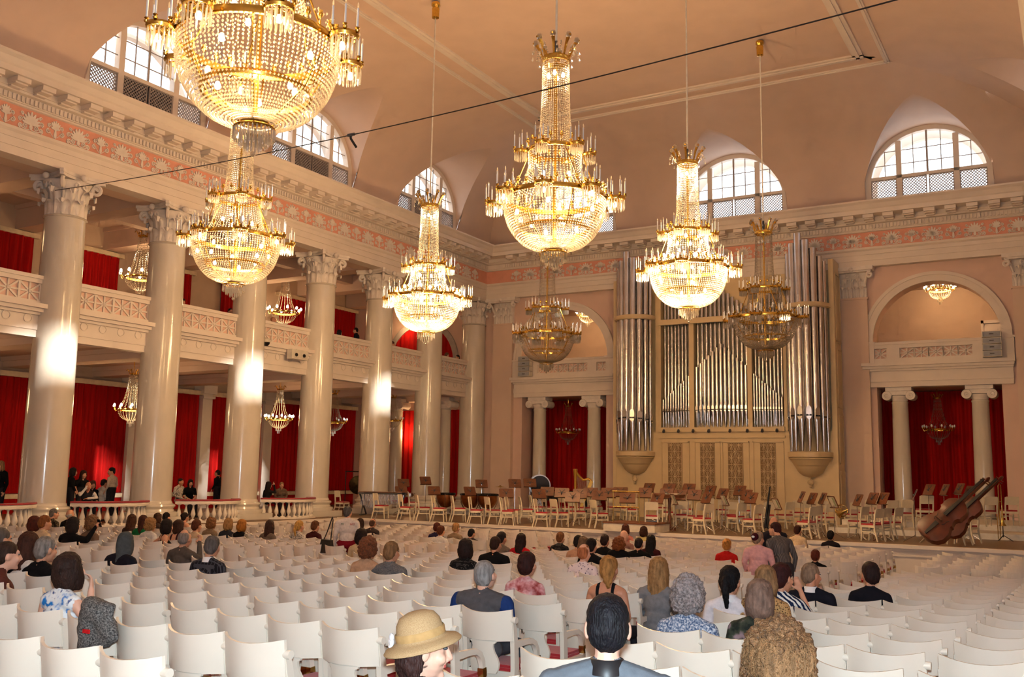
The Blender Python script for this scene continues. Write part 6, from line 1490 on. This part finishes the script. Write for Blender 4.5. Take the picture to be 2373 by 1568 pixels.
# middle of the hall
seated(835, 1212, 'woman with long dark hair in pale top behind the standing woman', top=CRM, hair='long', hcol=(52, 32, 28), rel=20)
seated(838, 1242, 'dark-haired visitor partly hidden by the curly-haired woman', top=C_((210, 180, 140)), hair='bob', hcol=(34, 20, 20))
seated(864, 1212, 'bald man in dark grey jacket left of empty rows', top=C_((62, 54, 54)), hair='thin', hcol=(96, 66, 52), female=False, rel=25, tone=1)
seated(855, 1271, 'woman with curly red-brown hair in beige sweater, hand at her chin', top=C_((196, 158, 128)), hair='curly', hcol=(138, 74, 40), rel=40, arms={1: ((.24, .12, .84), (.14, .22, 1.06), (-.3, 0, 1), .9)})
seated(908, 1279, 'visitor with thinning sandy hair in grey tweed jacket', top='tweed', hair='short', hcol=(150, 112, 76), female=False, build=1.05, collar='tweed')
seated(1013, 1222, 'auburn-haired visitor behind the one in white', top=C_((44, 40, 70)), hair='short', hcol=(92, 36, 24))
seated(1022, 1230, 'woman with short red-brown hair in white top near the stage', top=WH, hair='short', hcol=(100, 48, 24), rel=30)
seated(1057, 1223, 'blond visitor in brown patterned top near the stage', top='tweed_brown', hair='short', hcol=(186, 136, 84))
seated(1093, 1236, 'black-haired boy looking right near the middle aisle', nom=1.10, top=C_((60, 50, 50)), hair='boy', hcol=(20, 16, 20), female=False, rel=45, k=.92)
seated(1080, 1270, 'woman with straight dark bob in black and white dotted top', top='dots', hair='bob', hcol=(42, 28, 28), hpitch=-.1)
seated(1149, 1261, 'man with short dark brown hair in black suit', top=BL, hair='crop', hcol=(52, 32, 26), female=False, build=1.1)
seated(1163, 1247, 'woman with dark hair in a bun and grey top behind the man in black', top=C_((120, 104, 92)), hair='bun', hcol=(36, 24, 24), rel=35)
seated(1125, 1331, 'grey-haired man with glasses, grey vest and blue sleeves', top=C_((86, 84, 88)), top2=C_((30, 56, 112)), bottom=C_((70, 74, 82)), hair='crop', hcol=(158, 156, 156), female=False, rel=30, hpitch=-.3, build=1.2, tone=2)
seated(1208, 1251, 'woman with long dark hair in bright red top', top=C_((188, 24, 34)), hair='long', hcol=(40, 22, 22), k=.97)
seated(1299, 1246, 'woman with blond hair pinned up and speckled grey top', top='dots', hair='bun', hcol=(134, 86, 52), collar='black')
seated(1341, 1256, 'black-haired visitor in the cluster left of the orange hair', top=C_((196, 150, 120)), hair='short', hcol=(22, 18, 20))
seated(1351, 1259, 'grey-brown haired visitor in beige in the cluster', top=CRM, hair='bob', hcol=(122, 96, 74))
seated(1371, 1265, 'black-haired visitor in black right of the beige one', top=BL, hair='short', hcol=(26, 16, 20))
seated(1354, 1281, 'person with thin reddish hair in white shirt with leaf print', top='leaf_print', hair='thin', hcol=(190, 118, 78), tone=2)
seated(1402, 1253, 'visitor with messy dark hair in black', top=BL, hair='short', hcol=(46, 26, 24))
seated(1435, 1259, 'woman with big orange-brown hair in black', top=BL, hair='fro', hcol=(150, 78, 28), k=.86)
seated(1447, 1241, 'bald man with pink scalp facing right near the podium', top=C_((150, 110, 100)), hair=None, female=False, rel=50, tone=2)
seated(1450, 1226, 'brown-haired visitor in pink right in front of the podium', top=C_((190, 120, 110)), hair='bob', hcol=(88, 46, 34))
seated(1481, 1260, 'dark-haired man in black suit right of the orange hair', top=BL, hair='crop', hcol=(36, 26, 30), female=False, build=1.08)
seated(1492, 1231, 'brown-haired visitor in yellow near the podium corner', top=C_((190, 170, 110)), hair='bob', hcol=(66, 36, 26))
seated(1509, 1254, 'woman with long black curls in dark red', top=C_((66, 22, 28)), hair='long', hcol=(22, 16, 18))
seated(1222, 1308, 'woman with short dark red-brown hair in pink flowered top', top='floral_pink', hair='short', hcol=(58, 26, 24), rel=25, hpitch=-.15, k=1.03)
seated(1412, 1319, 'woman with blond hair pinned up and bare shoulders in black straps', top=BL, hair='updo', hcol=(186, 132, 72), sleeve='none', strap=.52, rel=15, hpitch=-.1, tone=1)
seated(1527, 1322, 'woman with long straight blond hair in grey zigzag sweater', top=C_((128, 128, 132)), hair='long', hcol=(176, 132, 84), rel=15, hpitch=-.1, k=1.05)
seated(1597, 1381, 'woman with curly silver hair in blue and white speckled top', top='mixed_blue', hair='curly', hcol=(176, 164, 164), k=1.05, build=1.05)
# right of the middle
seated(1685, 1263, 'woman with blond hair up in bright red top', top=C_((190, 30, 28)), hair='bun', hcol=(204, 140, 70))
seated(1849, 1229, 'brown-haired visitor in cream behind the standing group', top=CRM, hair='short', hcol=(66, 34, 26), rel=30)
seated(1925, 1241, 'dark-haired visitor in black by the stage front', top=C_((30, 26, 32)), hair='short', hcol=(22, 18, 22))
seated(1890, 1288, 'child with short red-brown hair and black top at the aisle', nom=1.08, top=BL, hair='boy', hcol=(96, 40, 28), k=.95)
seated(1692, 1346, 'woman with black ponytail in white blouse', top=C_((232, 226, 232)), hair='pony', hcol=(14, 12, 18), k=1.05, collar='candle_white')
seated(1774, 1345, 'woman with streaked blond bob and leopard top', top='leopard', hair='bob', hcol=(160, 122, 84), rel=-10)
seated(1761, 1386, 'woman with grey-brown bob in dark mottled jacket', top='mixed_dark', hair='bob', hcol=(140, 112, 98), rel=8)
seated(1812, 1338, 'woman with dark red-brown hair in zebra stripes, hand raised to face', top='zebra', hair='short', hcol=(60, 24, 26), rel=35, sleeve='short', k=1.08, arms={1: ((.25, .10, .84), (.15, .16, 1.06), (-.3, 0, 1), .7)})
seated(1880, 1332, 'man with grey-blond hair in dark sweater over white collar', top=C_((24, 24, 36)), hair='crop', hcol=(150, 124, 102), female=False, rel=42, collar='candle_white', tone=1)
seated(2017, 1331, 'woman with short dark curly hair in black sweater, alone at right', top=C_((22, 22, 32)), hair='short', hcol=(44, 26, 26), rel=-18, k=1.06)
# ---- standing visitors
def standing(px, py, y, label, zf=None, **kw):
    d = ray(px, py); zf = floor_z(y) if zf is None else zf; H = EYE.z+d.z*y-zf; H = max(1.2, min(1.72, H))
    y0 = math.atan2(-d.x, 1); rel = kw.pop('rel', 0); yaw = y0-math.radians(kw.pop('brel', rel))
    kw['hyaw'] = y0-math.radians(rel); kw.setdefault('voxel', .014)
    return person(d.x*y, y, zf, H, yaw, label, pose='stand', **kw)
r, hc, R = standing(806, 1187, 15.4, 'standing woman with grey hair in white sweater and red trousers', top=C_((222, 208, 198)), bottom=C_((130, 18, 34)), hair='short', hcol=(96, 88, 84), rel=25, brel=0, build=1.15, shade=1)
# letters on the sweater back
def txt(s, size, M, mt, parent=None, label=None):
    cu = bpy.data.curves.new('lettering', 'FONT'); cu.body = s; cu.size = size; cu.extrude = .002; cu.align_x = 'CENTER'
    t_ = bpy.data.objects.new('tmp', cu); COL.objects.link(t_); me = bpy.data.meshes.new_from_object(t_.evaluated_get(bpy.context.evaluated_depsgraph_get())); bpy.data.objects.remove(t_, do_unlink=True)
    me.materials.clear(); me.materials.append(MATS[mt]); return place('lettering', me, parent, M=M)
MATS_G = cmat((40, 90, 50)); MATS_R = cmat((180, 40, 40))
for s, xo, mt in (('MI', -.10, MATS_G), ('NO', .10, MATS_R)): txt(s, .06, Matrix.Translation((xo, -.125, 1.34)) @ Matrix.Rotation(-.15 if xo > 0 else .1, 4, 'Y') @ Matrix.Rotation(PI/2, 4, 'X'), mt, r)
q = at_y(757, 1262, 15.3); o = empty('handbag', (q.x, q.y, q.z-.16)); tag(o, 'black leather handbag hanging beside the woman in white sweater', 'handbag')
b = MB(); b.prism([(-.17, 0), (.17, 0), (.13, .26), (-.10, .27)], -.06, .06, lambda u, v, h: (u, h, v)); b.build('bag', 'black', o); b = MB(); b.tube([(-.08, 0, .26), (.0, 0, .42), (.12, 0, .72), (.14, 0, .66), (.10, 0, .26)], .012, 5); b.build('strap', 'black', o)
standing(1793, 1213, 17.9, 'bald man with moustache in dark suit and striped tie facing the camera', top=C_((40, 36, 40)), hair='bald', hcol=(110, 96, 88), female=False, rel=170, moustache=True, tone=1)
d_ = ray(1797, 1243); q = EYE+d_*17.75
b = MB(); b.cur = 0; b.prism([(-.07, .16), (.07, .16), (.0, -.22)], -.004, .004, lambda u, v, h: (u, h, v)); b.cur = 1; b.prism([(-.025, .15), (.025, .15), (.035, -.16), (0, -.21), (-.035, -.16)], -.014, -.005, lambda u, v, h: (u, h, v)); o = b.build('shirt_and_tie', ['paper', NAVY]); 
_pm = [o_ for o_ in bpy.data.objects if o_.name.startswith('person') and 'moustache' in o_.get('label', '')][0]; o.parent = _pm; o.matrix_local = Matrix.Translation((0, .150, 1.33)) @ Matrix.Rotation(PI, 4, 'Z') @ Matrix.Rotation(.12, 4, 'X')
standing(1816, 1228, 16.9, 'leaning man with dark auburn hair in grey pinstripe jacket', top='pinstripe', bottom=C_((60, 60, 66)), hair='short', hcol=(60, 22, 26), female=False, rel=-60, brel=-35, lean=.22, build=1.08, hpitch=-.15)
r, hc, R = standing(1757, 1248, 16.2, 'white-haired woman in pink jacket with a dark hair net', top=C_((222, 168, 168)), bottom=C_((222, 168, 168)), hair='short', hcol=(170, 140, 112), rel=40, brel=8, build=1.12)
b = MB(); b.ball(hc+R @ Vector((0, -.085, .03)), (.072, .055, .072), 12, 8, R); b.cur = 1; b.ball(hc+R @ Vector((0, -.135, .035)), (.035, .012, .02), 8, 5, R); b.build('hair_net', [C_((60, 12, 26)), 'candle_white'], r, 60)
# ---- in the side aisle
AG = 'visitors in the side aisle'
def aisle(px, py, xx, label, sit=False, **kw):
    d = ray(px, py); y = xx/d.x; H = EYE.z+d.z*y; y0 = math.atan2(-d.x, 1); rel = kw.pop('rel', 160); yaw = y0-math.radians(kw.pop('brel', rel)); kw['hyaw'] = y0-math.radians(rel); kw.setdefault('voxel', .018)
    return person(xx, y, 0, max(1.15, min(1.72, H)) if not sit else max(1.1, min(1.4, H)), yaw, label, pose='sit' if sit else 'stand', group=AG, **kw)
aisle(3, 1078, -25.6, 'standing blond person in black at the left edge', top=BL, hair='long', hcol=(170, 130, 90), rel=-140)
aisle(167, 1093, -25.9, 'dark-haired woman in black standing half behind the first column', top=BL, hair='bob', hcol=(28, 20, 20), rel=70)
aisle(192, 1099, -25.8, 'standing woman with long brown hair and black top in the aisle', top=BL, hair='long', hcol=(64, 36, 26), rel=150, sleeve='short')
aisle(201, 1131, -24.35, 'balding man in white shirt and dark vest leaning on the balustrade', sit=True, top=C_((34, 32, 36)), top2=WH, hair='bald', hcol=(90, 70, 60), female=False, rel=165, tone=1, lean=.12, arms={1: ((.22, .22, .86), (.05, .2, 1.08), (-.3, 0, 1), .8), -1: ((-.22, .24, .78), (.05, .36, .76), (0, 0, -1), .4)})
aisle(214, 1124, -26.2, 'brown-haired visitor hidden behind the leaning man', sit=True, top=BL, hair='bob', hcol=(96, 60, 42))
aisle(239, 1119, -26.0, 'dark-haired youth in white shirt seated in the aisle', sit=True, top=WH, hair='boy', hcol=(46, 30, 26), female=False, rel=60)
aisle(261, 1092, -25.6, 'dark-haired man in pale jacket standing at the balustrade', top=C_((206, 188, 168)), hair='short', hcol=(22, 18, 20), female=False, rel=-100, brel=-60)
aisle(417, 1116, -26.4, 'man with dark hair in black and white shirt seated in the aisle', sit=True, top='swirl_bw', hair='crop', hcol=(40, 28, 26), female=False, rel=130, tone=1)
aisle(441, 1119, -26.3, 'dark-haired woman in black seated beside the patterned shirt', sit=True, top=BL, hair='bob', hcol=(24, 18, 20), rel=165, sleeve='short')
aisle(506, 1096, -26.2, 'man in black standing half behind the third column', top=BL, hair='crop', hcol=(28, 20, 20), female=False, rel=-60)
aisle(620, 1137, -24.6, 'woman with long dark hair resting her head on her hand', sit=True, top=C_((34, 30, 32)), hair='long', hcol=(30, 20, 20), rel=60, arms={1: ((.26, .16, .86), (.12, .18, 1.10), (-.3, 0, 1), .8)})
aisle(651, 1150, -24.7, 'blond child seated behind the last balustrade', sit=True, top=C_((110, 86, 70)), hair='boy', hcol=(176, 134, 96), rel=165, k=.9)
# ---- on the balcony
def gallery(px, py, xx, label, h=1.25, **kw):
    d = ray(px, py); y = xx/d.x; zz = EYE.z+d.z*y; kw.setdefault('voxel', .02); rel = kw.pop('rel', 150); y0 = math.atan2(-d.x, 1); kw['hyaw'] = y0-math.radians(rel); st_ = kw.pop('stand', False)
    H = zz-5.75; return person(xx, y, 5.75 if H > 1.1 else 5.75, max(1.1, min(1.7, H)), kw['hyaw'], label, pose='stand' if (st_ or H > 1.45) else 'sit', group='visitors on the balcony', **kw)
gallery(422, 700, -25.75, 'dark-haired visitor looking over the balcony by the second column', top=BL, hair='short', hcol=(30, 22, 22))
gallery(533, 722, -25.75, 'dark-haired visitor bending over the balcony rail by the third column', top=C_((60, 30, 34)), hair='short', hcol=(24, 18, 20), hpitch=-.4)
gallery(609, 737, -25.75, 'visitor half hidden at the balcony rail right of the third column', top=BL, hair='short', hcol=(60, 24, 22))
gallery(631, 741, -25.75, 'bald bearded man at the balcony rail', top=C_((60, 40, 40)), hair=None, female=False, rel=110, tone=1)
gallery(785, 771, -25.75, 'dark-haired visitor seated beside the standing man on the balcony', top=C_((90, 40, 44)), hair='bob', hcol=(26, 18, 20), rel=60)
gallery(827, 746, -25.75, 'man in dark suit standing on the balcony', stand=True, top=C_((26, 28, 38)), hair='crop', hcol=(26, 20, 22), female=False, rel=-70)
gallery(908, 797, -25.75, 'visitor with crossed arms on the balcony rail by the fifth column', top=C_((170, 110, 96)), hair='short', hcol=(90, 50, 40), sleeve='none', rel=90)
gallery(1034, 823, -25.15, 'long-haired visitor on the balcony next to the boy in blue', top=C_((50, 60, 50)), hair='long', hcol=(120, 80, 60), rel=120)
gallery(1062, 828, -25.1, 'dark-haired boy in blue leaning on the balcony rail', top=C_((40, 50, 90)), hair='boy', hcol=(36, 26, 26), female=False, rel=-130)
# ---- foreground
r, hc, R = seated(978, 1500, 'woman in profile wearing a straw hat with a white flower', yrow=3.75, top=C_((24, 22, 28)), hair='hatbob', hcol=(58, 34, 30), rel=82, yaw=-25, hpitch=.06, tone=2, voxel=.0065, lipc=(196, 88, 80))
b = MB()                                       # straw hat
HM = Matrix.Translation(hc+R @ Vector((0, -.022, .058))) @ (R @ rot_xyz(0, .30)).to_4x4() @ Matrix.Scale(.94, 4)
b.lathe([(0, .118), (.045, .114), (.08, .098), (.100, .065), (.108, .02), (.112, -.012), (.13, -.022), (.165, -.034), (.178, -.05), (.176, -.056), (.16, -.042), (.125, -.032), (.105, -.02)], 36, M=HM, sy=1.1); b.build('straw_hat', 'straw', r, 60)
b = MB(); b.lathe([(.113, -.008), (.114, .022), (.110, .03)], 36, M=HM, sy=1.1, cap=False); b.build('hat_band', C_((176, 140, 92)), r, 60)
b = MB()
for i in range(6): a = i*PI/3; b.ball(HM @ Vector((-.06+.0, -.13, -.01)) + R @ Vector((.0+.022*math.cos(a), -.012, .022*math.sin(a))), (.02, .012, .02), 8, 5, R)
b.build('hat_flower', 'candle_white', r, 60)
b = MB(); b.tube([(.062*math.cos(a), .062*math.sin(a)*1.0-.005, 1.035+.012*math.sin(a)) for a in np.linspace(0, 2*PI, 25)[:-1]], .005, 5, closed=True); b.build('necklace', 'steel', r)
r, hc, R = seated(1415, 1452, 'man with short black hair in grey-blue jacket with black collar', yrow=3.8, top=C_((100, 106, 114)), hair='crop', hcol=(22, 20, 26), female=False, yaw=20, rel=0, hpitch=-.05, build=1.12, tone=2, voxel=.007, k=1.04, collar='black')
r, hc, R = seated(1806, 1512, 'woman with bushy light brown curls in pale lime top', yrow=4.5, top=C_((196, 220, 150)), hair='fro', hcol=(140, 100, 64), yaw=5, rel=0, hpitch=-.35, tone=2, voxel=.008, k=1.03, build=1.0)
finish_people()
# fuzzy curls on the foreground hair
def curls(root, col, n, L, spread, hc, R, rx, cy_=-.03, cz=.02):
    rnd = random.Random(5); b = MB()
    for i in range(n):
        u = Vector((rnd.gauss(0, 1), rnd.gauss(0, 1), rnd.gauss(0, 1))).normalized()
        if u.y > .45: continue
        if u.z < -.75: continue
        c = hc+R @ (Vector((u.x*rx[0], u.y*rx[1]+cy_, u.z*rx[2]+cz))); t = R @ (u.cross(Vector((rnd.random(), rnd.random(), rnd.random()))).normalized()); nn = R @ u; rr = L*(.5+.7*rnd.random())
        t2 = nn.cross(t); b.tube([c-nn*rr*.3+nn*(rr*.16*q)+t*(rr*.42*math.cos(q*1.5))+t2*(rr*.42*math.sin(q*1.5)) for q in np.linspace(0, 5.2, 9)], [.0022]*7+[.0017, .001], 3, cap=False)
    b.build('curls', cmat(col, 'hair'), root, 60)
curls(r, (158, 116, 78), 4200, .030, 1, hc, R, (.145, .150, .135), -.045, .01)
# ---- things left on chairs
q = at_y(226, 1448, 4.25); b = MB(); b.ball((0, 0, 0), (.17, .07, .19), 40, 26); me = b.mesh('draped_sweater', 'knit_grey', 180)
for v in me.vertices:
    u_ = v.co.copy(); n_ = mnoise.noise(u_*6+Vector((3, 1, 7)))*.075+mnoise.noise(u_*15)*.022-.018*max(0, math.cos((u_.x*.7+u_.z)*40)); v.co += u_.normalized()*n_; v.co.x += .06*u_.z
    if v.co.z > .1: v.co.z = .1+(v.co.z-.1)*.6
q = at_y(226, 1446, 4.24); o = place('draped_sweater', me, None, loc=(q.x, 4.24, q.z)); tag(o, 'grey knitted sweater draped over a chair back', 'sweater')
b = MB(); b.box(-.03, .03, -.006, .006, -.012, .012); q2 = at_y(195, 1463, 4.13); o2 = b.build('label_patch', C_((200, 30, 34)), o); o2.location = (q2.x-q.x, -.095, q2.z-q.z)
